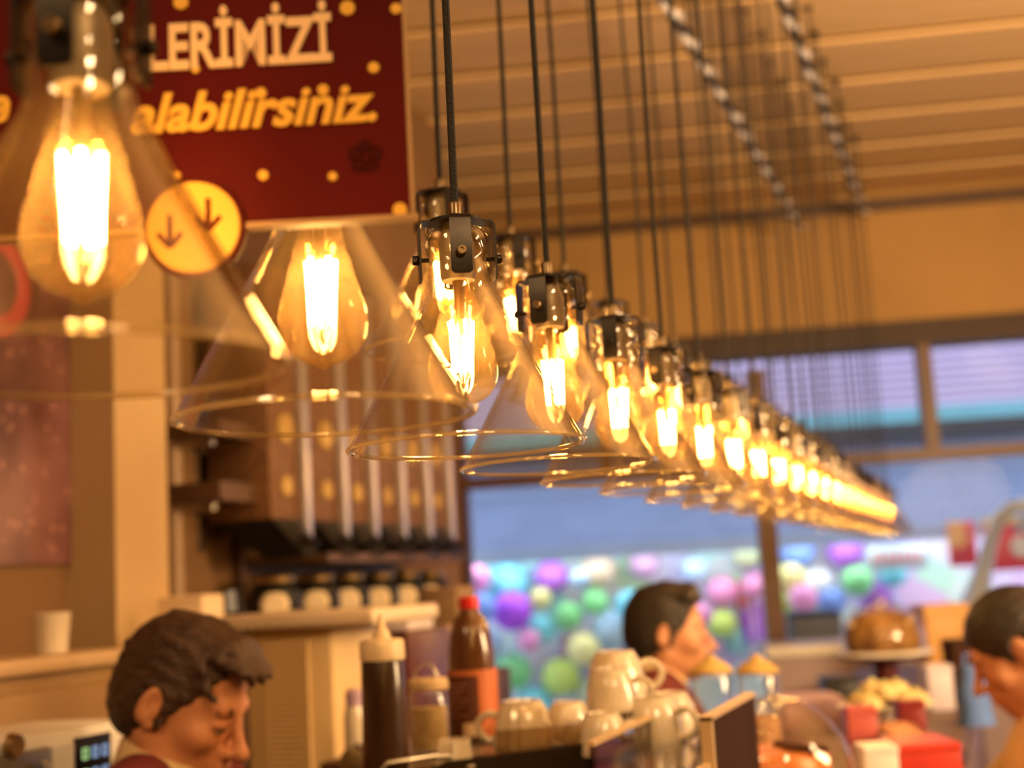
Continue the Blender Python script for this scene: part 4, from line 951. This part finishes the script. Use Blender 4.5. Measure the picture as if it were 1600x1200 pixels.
# ------------------------------------------------------------------ people: smooth solid modelling
def V3(*a): return np.array(a, dtype=np.float32)
class Sdf:
    """list of rounded solids melted together; meshed with surface nets"""
    def __init__(s): s.p = []
    def ell(s, c, r, k=.012, rot=None, op='+'): s.p.append(('e', V3(*c), V3(*r), k, rot, op)); return s
    def cap(s, a, b, ra, rb=None, k=.012, op='+'): s.p.append(('c', V3(*a), V3(*b), k, (ra, ra if rb is None else rb), op)); return s
    def cut(s, point, normal, k=.004):
        n = V3(*normal); s.p.append(('h', V3(*point), n / np.linalg.norm(n), k, None, '-')); return s
    def moved(s, M):
        """rigid transform of all solids"""
        o = Sdf(); A = np.array(M, dtype=np.float32); Rm, T = A[:3, :3], A[:3, 3]
        for t, a, b, k, x, op in s.p:
            if t == 'e': o.p.append((t, Rm @ a + T, b, k, Rm @ (x if x is not None else np.eye(3, dtype=np.float32)), op))
            elif t == 'c': o.p.append((t, Rm @ a + T, Rm @ b + T, k, x, op))
            else: o.p.append((t, Rm @ a + T, Rm @ b, k, x, op))
        return o
    def dist1(s, pr, P):
        t, a, b, k, x, op = pr
        if t == 'e':
            q = P - a
            if x is not None: q = q @ x
            k0 = np.linalg.norm(q / b, axis=-1); k1 = np.linalg.norm(q / (b * b), axis=-1)
            return k0 * (k0 - 1) / np.maximum(k1, 1e-6)
        if t == 'c':
            ab = b - a; h = np.clip(((P - a) @ ab) / max(float(ab @ ab), 1e-9), 0, 1)
            return np.linalg.norm(P - a - h[..., None] * ab, axis=-1) - (x[0] + (x[1] - x[0]) * h)
        return -((P - a) @ b)                     # half space in front of the normal is removed: handled as '-'
    def ev(s, P, prims=None):
        d = np.full(P.shape[:-1], 1.0, np.float32)
        for pr in (prims if prims is not None else s.p):
            q = s.dist1(pr, P); k = pr[3]
            if pr[5] == '+':
                h = np.maximum(k - np.abs(d - q), 0) / k; d = np.minimum(d, q) - h * h * k * .25
            else:
                q = -q; h = np.maximum(k - np.abs(d - q), 0) / k; d = np.maximum(d, q) + h * h * k * .25
        return d
    def bounds(s):
        lo, hi = np.full(3, 9e9), np.full(3, -9e9)
        for t, a, b, k, x, op in s.p:
            if op != '+': continue
            if t == 'e': r = float(b.max()); lo = np.minimum(lo, a - r); hi = np.maximum(hi, a + r)
            else:
                for q, r in ((a, x[0]), (b, x[1])): lo = np.minimum(lo, q - r); hi = np.maximum(hi, q + r)
        return lo - .02, hi + .02
    def mesh(s, h, warp=None):
        lo, hi = s.bounds(); B = 8
        nb = np.ceil((hi - lo) / (h * B)).astype(int)
        N = nb * B + 1
        D = np.full(N, 1.0, np.float32)
        ax = [lo[i] + h * B * (np.arange(nb[i]) + .5) for i in range(3)]
        C = np.stack(np.meshgrid(*ax, indexing='ij'), -1).astype(np.float32)
        near = s.ev(C)
        half = h * B * .5
        act = np.argwhere(np.abs(near) < half * 1.75 + .018)
        D *= 1.0
        sign = np.where(near < 0, -1.0, 1.0).astype(np.float32)
        D[:-1, :-1, :-1] = np.repeat(np.repeat(np.repeat(sign, B, 0), B, 1), B, 2)
        g = np.arange(B + 1)
        off = np.stack(np.meshgrid(g, g, g, indexing='ij'), -1).astype(np.float32) * h
        CA = C[tuple(act.T)]
        keep = np.stack([np.ones(len(CA), bool) if p[0] == 'h' else s.dist1(p, CA) < half * 1.75 + p[3] + .02 for p in s.p], 1)
        for (i, j, k), kp in zip(act, keep):
            pr = [s.p[q] for q in np.flatnonzero(kp)]
            o = lo + np.array([i, j, k]) * (h * B)
            P = (o + off).astype(np.float32)
            d = s.ev(P, pr)
            if warp is not None: d = d + warp(P)
            D[i * B:i * B + B + 1, j * B:j * B + B + 1, k * B:k * B + B + 1] = d
        return nets(D, lo, h)
def nets(D, lo, h):
    neg = D < 0
    cs = [(i, j, k) for i in (0, 1) for j in (0, 1) for k in (0, 1)]
    sl = lambda a, i, j, k: a[i:a.shape[0] - 1 + i, j:a.shape[1] - 1 + j, k:a.shape[2] - 1 + k]
    cnt = np.zeros(tuple(n - 1 for n in D.shape), np.int8)
    for c in cs: cnt += sl(neg, *c)
    cells = np.argwhere((cnt > 0) & (cnt < 8))
    idx = np.full(cnt.shape, -1, np.int32); idx[tuple(cells.T)] = np.arange(len(cells))
    vals = np.stack([D[cells[:, 0] + i, cells[:, 1] + j, cells[:, 2] + k] for i, j, k in cs], 1)
    acc = np.zeros((len(cells), 3)); num = np.zeros(len(cells))
    for a in range(8):
        for b in range(a + 1, 8):
            pa, pb = np.array(cs[a]), np.array(cs[b])
            if np.abs(pa - pb).sum() != 1: continue
            va, vb = vals[:, a], vals[:, b]; m = (va < 0) != (vb < 0)
            t = np.where(m, va / np.where(m, va - vb, 1), 0)
            acc += np.where(m[:, None], pa + t[:, None] * (pb - pa), 0); num += m
    verts = lo + h * (cells + acc / np.maximum(num, 1)[:, None])
    faces = []
    for axis in range(3):
        e = np.zeros(3, int); e[axis] = 1
        A = neg[:-1 if axis == 0 else None, :-1 if axis == 1 else None, :-1 if axis == 2 else None]
        Bq = neg[1 if axis == 0 else 0:, 1 if axis == 1 else 0:, 1 if axis == 2 else 0:]
        ed = np.argwhere(A != Bq)
        u, v = [q for q in range(3) if q != axis]
        ok = (ed[:, u] > 0) & (ed[:, v] > 0); ed = ed[ok]
        ok = (ed[:, u] < cnt.shape[u]) & (ed[:, v] < cnt.shape[v]) & (ed[:, axis] < cnt.shape[axis]); ed = ed[ok]
        if not len(ed): continue
        du = np.zeros(3, int); du[u] = 1; dv = np.zeros(3, int); dv[v] = 1
        q = np.stack([idx[tuple((ed - du - dv).T)], idx[tuple((ed - dv).T)], idx[tuple(ed.T)], idx[tuple((ed - du).T)]], 1)
        fl = A[tuple(ed.T)] if axis != 1 else ~A[tuple(ed.T)]
        q = np.where(fl[:, None], q, q[:, ::-1]); faces.append(q[(q >= 0).all(1)])
    return verts, np.concatenate(faces)
def sdf_obj(name, sd, h, m, parent, warp=None, smooth_it=1):
    v, f = sd.mesh(h, warp)
    me = bpy.data.meshes.new(name); me.vertices.add(len(v)); me.vertices.foreach_set('co', v.astype(np.float32).ravel())
    me.loops.add(f.size); me.loops.foreach_set('vertex_index', f.astype(np.int32).ravel())
    me.polygons.add(len(f)); me.polygons.foreach_set('loop_start', np.arange(0, f.size, 4, dtype=np.int32))
    me.update(calc_edges=True); me.validate()
    me.polygons.foreach_set('use_smooth', [True] * len(me.polygons)); me.materials.append(m)
    o = bpy.data.objects.new(name, me); COL.objects.link(o); o.parent = parent
    if smooth_it:
        md = o.modifiers.new('smooth', 'SMOOTH'); md.factor = .5; md.iterations = smooth_it
    return o

def head_sdf(fem=False):
    """x forward, y left, z up; origin between the ears"""
    s = Sdf()
    s.ell((-.012, 0, .042), (.098, .076, .086), .02)
    s.ell((.028, 0, -.028), (.064, .060, .084), .03)
    s.ell((.040, 0, -.070), (.048, .044, .038), .02)
    s.ell((.074, 0, -.098), (.020, .022, .017), .018)
    for y in (1, -1):
        s.cap((-.012, .050 * y, -.050), (.062, .018 * y, -.094), .017, .015, .022)
        s.ell((.060, .044 * y, -.024), (.024, .020, .020), .022)
    s.cap((.078, -.034, .024), (.078, .034, .024), .014, None, .016)
    for y in (1, -1):
        s.ell((.100, .031 * y, .003), (.020, .019, .012), .014, None, '-')
        s.ell((.0745, .031 * y, .001), (.0165, .0165, .0135), .004)
        s.cap((.0885, .018 * y, .006), (.082, .046 * y, .003), .0035, None, .004)
    s.cap((.090, 0, .014), (.117, 0, -.030), .0075, .0105, .011)
    s.ell((.119, 0, -.034), (.0135, .0125, .0115), .009)
    for y in (1, -1):
        s.ell((.100, .0135 * y, -.038), (.012, .0078, .0085), .006)
        s.ell((.108, .0065 * y, -.046), (.005, .0035, .003), .003, None, '-')
    s.ell((.076, 0, -.062), (.026, .030, .024), .018)
    s.cap((.1005, -.017, -.0605), (.1005, .017, -.0605), .0052, None, .006)
    s.cap((.0985, -.015, -.0725), (.0985, .015, -.0725), .0062, None, .006)
    s.cap((.106, -.022, -.0665), (.106, .022, -.0665), .0022, None, .004, '-')
    for y in (1, -1):
        rot = np.array(Matrix.Rotation(math.radians(14), 3, 'Y') @ Matrix.Rotation(math.radians(-18 * y), 3, 'Z'), dtype=np.float32)
        s.ell((-.014, .078 * y, -.002), (.019, .009, .033), .010, rot)
        s.ell((-.009, .088 * y, .002), (.0115, .0085, .021), .004, rot, '-')
        s.cap((-.004, .078 * y, -.004), (-.003, .080 * y, -.014), .005, .004, .004)
        s.ell((-.006, .077 * y, -.030), (.008, .005, .009), .006)
    return s
def hair_sdf(style):
    s = Sdf()
    if style == 'bun':
        s.ell((-.020, 0, .046), (.107, .087, .096), .01)
        s.ell((-.045, 0, -.015), (.080, .080, .085), .03)
        s.ell((.112, 0, -.050), (.070, .11, .115), .012, None, '-')
        for y in (1, -1): s.ell((-.010, .092 * y, -.006), (.026, .036, .042), .008, None, '-')
        s.cut((-.03, 0, -.085), (.25, 0, -1), .01)
        s.ell((-.135, 0, .02), (.045, .045, .045), .02)
        return s
    s.ell((-.014, 0, .044), (.103, .082, .092), .01)
    s.ell((-.045, 0, -.010), (.072, .076, .075), .03)
    s.cap((.005, -.073, .02), (.006, -.074, -.030), .012, .006, .01)
    s.cap((.005, .073, .02), (.006, .074, -.030), .012, .006, .01)
    s.ell((.110, 0, -.028), (.091, .11, .120), .010, None, '-')
    for y in (1, -1): s.ell((-.014, .092 * y, -.008), (.020, .030, .034), .006, None, '-')
    s.cut((-.04, 0, -.072), (.35, 0, -1), .012)
    rnd = random.Random(5 if style == 'fringe' else 9)
    n = 15
    for k in range(n):                           # locks combed forward over the brow
        y = -.052 + .104 * k / (n - 1)
        q = 1 - (y / .09) ** 2
        zt = .114 * math.sqrt(max(q, .1)) + .006
        ex = (.106 if style == 'fringe' else .080) * math.sqrt(max(q, .2)) + rnd.uniform(-.004, .010)
        ez_ = (.086 if style == 'fringe' else .096) + rnd.uniform(-.010, .010)
        yy = y + rnd.uniform(-.012, .004)
        s.cap((-.01, y * .9, zt), (.060 * math.sqrt(max(q, .2)), yy, zt * .92 + .006), .014, .013, .012)
        s.cap((.060 * math.sqrt(max(q, .2)), yy, zt * .92 + .006), (ex, yy - .006, ez_), .013, .004, .010)
    for k in range(14):                          # loose locks over the crown
        a = rnd.uniform(0, 2 * PI); e = rnd.uniform(.15, 1.3)
        d = Vector((math.cos(a) * math.cos(e), math.sin(a) * math.cos(e), math.sin(e)))
        p = Vector((-.014 + d.x * .098, d.y * .077, .044 + d.z * .088)); q = p + Vector((.035, d.y * .012, -.016 if d.x > 0 else .006))
        if q.x > .09: continue
        s.cap(p, q, .007, .005, .014)
    return s
M_skin = mat('skin', (.68, .29, .135), .5, noise=.10, nscale=25, sub=.15, bump=.08, bscale=300)
M_skin2 = mat('skin_tan', (.56, .25, .12), .5, noise=.10, nscale=25, sub=.15)
M_hairbrown = mat('brown_hair', (.035, .014, .007), .45, color2=(.07, .032, .015), nscale=40, stretch=(.6, 3, 3), bump=.9, bscale=90)
M_hairblack = mat('black_hair', (.012, .007, .005), .5, color2=(.024, .014, .009), nscale=40, stretch=(.6, 3, 3), bump=.9, bscale=90)
M_maroon = mat('maroon_cloth', (.14, .014, .014), .8, noise=.15, nscale=40, bump=.3, bscale=300)
M_beigecloth = mat('beige_cloth', (.72, .52, .28), .85, noise=.1, nscale=40, bump=.3, bscale=300)
M_creamknit = mat('cream_knit', (.70, .47, .24), .9, noise=.12, nscale=40, bump=.5, bscale=160)
M_trouser = mat('dark_trousers', (.03, .03, .035), .85, noise=.2, nscale=40)
M_eye = mat('eye_white', (.75, .68, .62), .15, noise=.02)
M_iris = mat('dark_iris', (.03, .015, .008), .1, noise=.1)

def person(label, head_at, heading, head_pitch, hair, skin, hair_m, shirt_m, collar_m, lean, hstep=.005, head_yaw=0, sleeve='short', hands=(.30, .18, -.52), head_roll=0, neck=.148, nfw=.55):
    """head_at: world point between the ears; heading: angle of facing; lean: how far the head sits ahead of the hips"""
    W = Vector(head_at)
    cz = W.z                                       # ear height above the floor
    root = thing('person', label, 'person', (W.x - lean * math.cos(heading), W.y - lean * math.sin(heading), 0), heading)
    Hm = Matrix.Translation((lean, 0, cz)) @ Matrix.Rotation(head_yaw, 4, 'Z') @ Matrix.Rotation(head_pitch, 4, 'Y') @ Matrix.Rotation(head_roll, 4, 'X')
    hd = head_sdf().moved(Hm)
    nb = Vector((lean * nfw - .015, 0, cz - neck))  # base of the neck
    ch = Vector((lean * .40, 0, cz - .33)); wa = Vector((lean * .15, 0, cz - .56)); pe = Vector((0, 0, cz - .68))
    b = Sdf()
    nk = Hm @ Vector((-.022, 0, -.035))
    b.cap(nk, nb, .055, .057, .03)
    b.cap(Hm @ Vector((.01, 0, -.07)), nb + Vector((.02, 0, .03)), .040, .048, .03)
    b.cap(nb + Vector((0, .03, -.015)), nb + Vector((-.01, .165, -.055)), .045, .052, .03)
    b.cap(nb + Vector((0, -.03, -.015)), nb + Vector((-.01, -.165, -.055)), .045, .052, .03)
    tor = Sdf()
    tor.ell(ch + Vector((.005, 0, .03)), (.115, .170, .17), .05)
    tor.ell(wa, (.105, .145, .17), .06)
    tor.ell(pe, (.115, .160, .13), .06)
    sh = Sdf(); ar = Sdf(); hn = Sdf()
    for y in (1, -1):
        S = nb + Vector((-.01, .185 * y, -.065))
        Hn = Vector((lean + hands[0], hands[1] * y, cz + hands[2]))
        mid = (S + Hn) / 2; dv = Hn - S; L1 = .30; half = dv.length / 2
        out = Vector((-.35, .75 * y, -.8)); out = (out - dv.normalized() * out.dot(dv.normalized())).normalized()
        E = mid + out * math.sqrt(max(L1 * L1 - half * half * 1.0, .003) if half < L1 else .002)
        sh.cap(S, E, .052, .042, .03)
        ar.cap(S, E, .046, .037, .03); ar.cap(E, Hn, .037, .026, .02)
        f = (Hn - E).normalized(); sd_ = Vector((0, 0, 1)).cross(f).normalized() * y; dn = f.cross(sd_) * y
        if dn.z > 0: dn = -dn
        pal = Hn + f * .05
        hn.cap(Hn, pal + sd_ * -.018, .022, .018, .015); hn.cap(Hn, pal + sd_ * .018, .022, .018, .015)
        for q, (o_, ln_) in enumerate(((-.030, .062), (-.010, .074), (.010, .080), (.029, .070))):
            k0 = Hn + f * .085 + sd_ * -o_
            k1 = k0 + f * ln_ * .5 + dn * ln_ * .22; k2 = k1 + f * ln_ * .25 + dn * ln_ * .42
            hn.cap(pal + sd_ * -o_ * .9, k0, .0125, .0095, .008); hn.cap(k0, k1, .0090, .0082, .004); hn.cap(k1, k2, .0082, .0070, .004)
        t0 = Hn + f * .025 + sd_ * -.024; t1 = t0 + f * .035 + sd_ * -.026 + dn * .012; t2 = t1 + f * .034 + dn * .012
        hn.cap(t0, t1, .0125, .0105, .008); hn.cap(t1, t2, .0100, .0085, .004)
    lg = Sdf()
    kz = (cz - .74) * .53
    for y in (1, -1):
        hp = Vector((0, .085 * y, cz - .74)); kn = Vector((.02, .09 * y, kz)); an = Vector((-.02, .095 * y, .085))
        lg.cap(hp, kn, .078, .052, .04); lg.cap(kn, an, .052, .036, .03)
    ft = Sdf()
    for y in (1, -1): ft.cap((-.045, .095 * y, .040), (.14, .11 * y, .030), .038, .030, .02)
    body = Sdf(); body.p = hd.p[:0] + b.p + tor.p + ar.p + hn.p + lg.p + ft.p
    # the head goes last so that its hollows stay sharp, neck blended first
    full = Sdf(); full.p = hd.p[:5] + body.p + hd.p[5:]
    bo = sdf_obj('body', full, hstep, skin, root, None, 1)
    bo['label'] = 'bare head, neck and hands'
    hs = hair_sdf(hair).moved(Hm)
    sdf_obj('hair', hs, .004, hair_m, root, lambda P: (.0012 * np.sin(P[..., 1] * 420 + 3 * np.sin(P[..., 2] * 60)) + .0008 * np.sin(P[..., 0] * 130 + P[..., 2] * 230)).astype(np.float32), 1)
    # eyebrows and lashes
    for y in (1, -1):
        eb = Sdf().cap((.0895, .016 * y, .0225), (.0895, .032 * y, .0275), .0040, .0045, .004).cap((.0895, .032 * y, .0275), (.078, .049 * y, .0215), .0045, .003, .004)
        sdf_obj('eyebrow', eb.moved(Hm), .003, hair_m, root)
        el = Sdf().cap((.0905, .021 * y, -.0005), (.0918, .031 * y, -.0035), .0016, .0018, .002).cap((.0918, .031 * y, -.0035), (.087, .043 * y, -.0015), .0018, .0014, .002)
        sdf_obj('eyelashes', el.moved(Hm), .0022, M_hairblack, root, None, 0)
        ee = MB().sphere((.0762, .031 * y, -.0010), .0140, 14, 9); ee.v = [tuple(Hm @ Vector(v)) for v in ee.v]
        ey = ee.build('eye', M_eye, root)
        ii = MB().sphere((.0890, .031 * y, -.004), .0042, 10, 7, (.7, 1, 1)); ii.v = [tuple(Hm @ Vector(v)) for v in ii.v]
        ii.build('iris', M_iris, ey)
    # shirt: torso and sleeves a little proud of the body
    st = Sdf()
    for pr in b.p[2:] + tor.p + sh.p + (ar.p if sleeve == 'long' else []):
        t_, a_, b_, k_, x_, o_ = pr
        st.p.append((t_, a_, b_ + .014 if t_ == 'e' else b_, k_, x_ if t_ == 'e' else (x_[0] + .013, x_[1] + .013), o_))
    up = (nk - nb).normalized()
    st.cap(nb + up * -.02, nb + up * .10, .062, .062, .006, '-')
    st.cut((0, 0, cz - .86), (0, 0, -1), .006)
    sdf_obj('shirt', st, .007, shirt_m, root)
    # collar: a folded band round the neck, open at the front
    cm_ = MB(); seg = 40; ax = up; fx = Vector((1, 0, 0)); fx = (fx - ax * fx.dot(ax)).normalized(); fy = ax.cross(fx)
    vs_, fs_ = [], []
    prof = [(.060, .006), (.060, .040), (.064, .046), (.070, .040), (.084, .002), (.079, .000), (.066, .034)]
    for k in range(seg + 1):
        a = math.radians(22) + (2 * PI - math.radians(44)) * k / seg
        fr = math.cos(a)
        for r_, z_ in prof:
            rr = r_ * (1 + .06 * fr) ; zz = z_ - .020 * (1 + fr) * .9
            vs_.append(nb + fx * (rr * math.cos(a) + .004) + fy * rr * math.sin(a) + ax * (zz + .012))
    n_ = len(prof)
    for k in range(seg):
        for j in range(n_): fs_.append((k * n_ + j, k * n_ + (j + 1) % n_, (k + 1) * n_ + (j + 1) % n_, (k + 1) * n_ + j))
    fs_ += [tuple(range(n_)), tuple(reversed(range(seg * n_, seg * n_ + n_)))]
    cm_.add(vs_, fs_).build('collar', collar_m, root, angle=50)
    tr2 = Sdf()
    for pr in lg.p + tor.p[2:]:
        t_, a_, b_, k_, x_, o_ = pr
        tr2.p.append((t_, a_, b_ + .008 if t_ == 'e' else b_, k_, x_ if t_ == 'e' else (x_[0] + .012, x_[1] + .016), o_))
    tr2.cut((0, 0, cz - .62), (0, 0, 1), .006)
    sdf_obj('trousers', tr2, .010, M_trouser, root)
    so = Sdf()
    for pr in ft.p: so.p.append((pr[0], pr[1], pr[2], pr[3], (pr[4][0] + .008, pr[4][1] + .010), pr[5]))
    so.cut((0, 0, .002), (0, 0, -1), .003)
    sdf_obj('shoes', so, .008, M_black, root)
    return root

right = math.atan2(RH.y, RH.x)
person('dark-haired man in maroon polo bowing his head beside the louvred cabinet', at(285, 1098, 2.08), right - math.radians(12), math.radians(25), 'fringe', M_skin, M_hairbrown, M_maroon, M_beigecloth, .10, .004, hands=(.08, .20, -.56), neck=.100, nfw=.80)
person('dark-haired young man in maroon shirt with beige collar seen in profile by the window', at(1043, 990, 3.55), right - math.radians(4), math.radians(4), 'short', M_skin2, M_hairblack, M_maroon, M_beigecloth, .05, .0075, hands=(-.03, .24, -.62), neck=.118)
person('person in cream knit sweater with tied dark hair looking down over the bar', at(1588, 1018, 3.0), right + math.radians(165), math.radians(28), 'bun', M_skin2, M_hairblack, M_creamknit, M_creamknit, .12, .0075, sleeve='long', hands=(.22, .13, -.222))
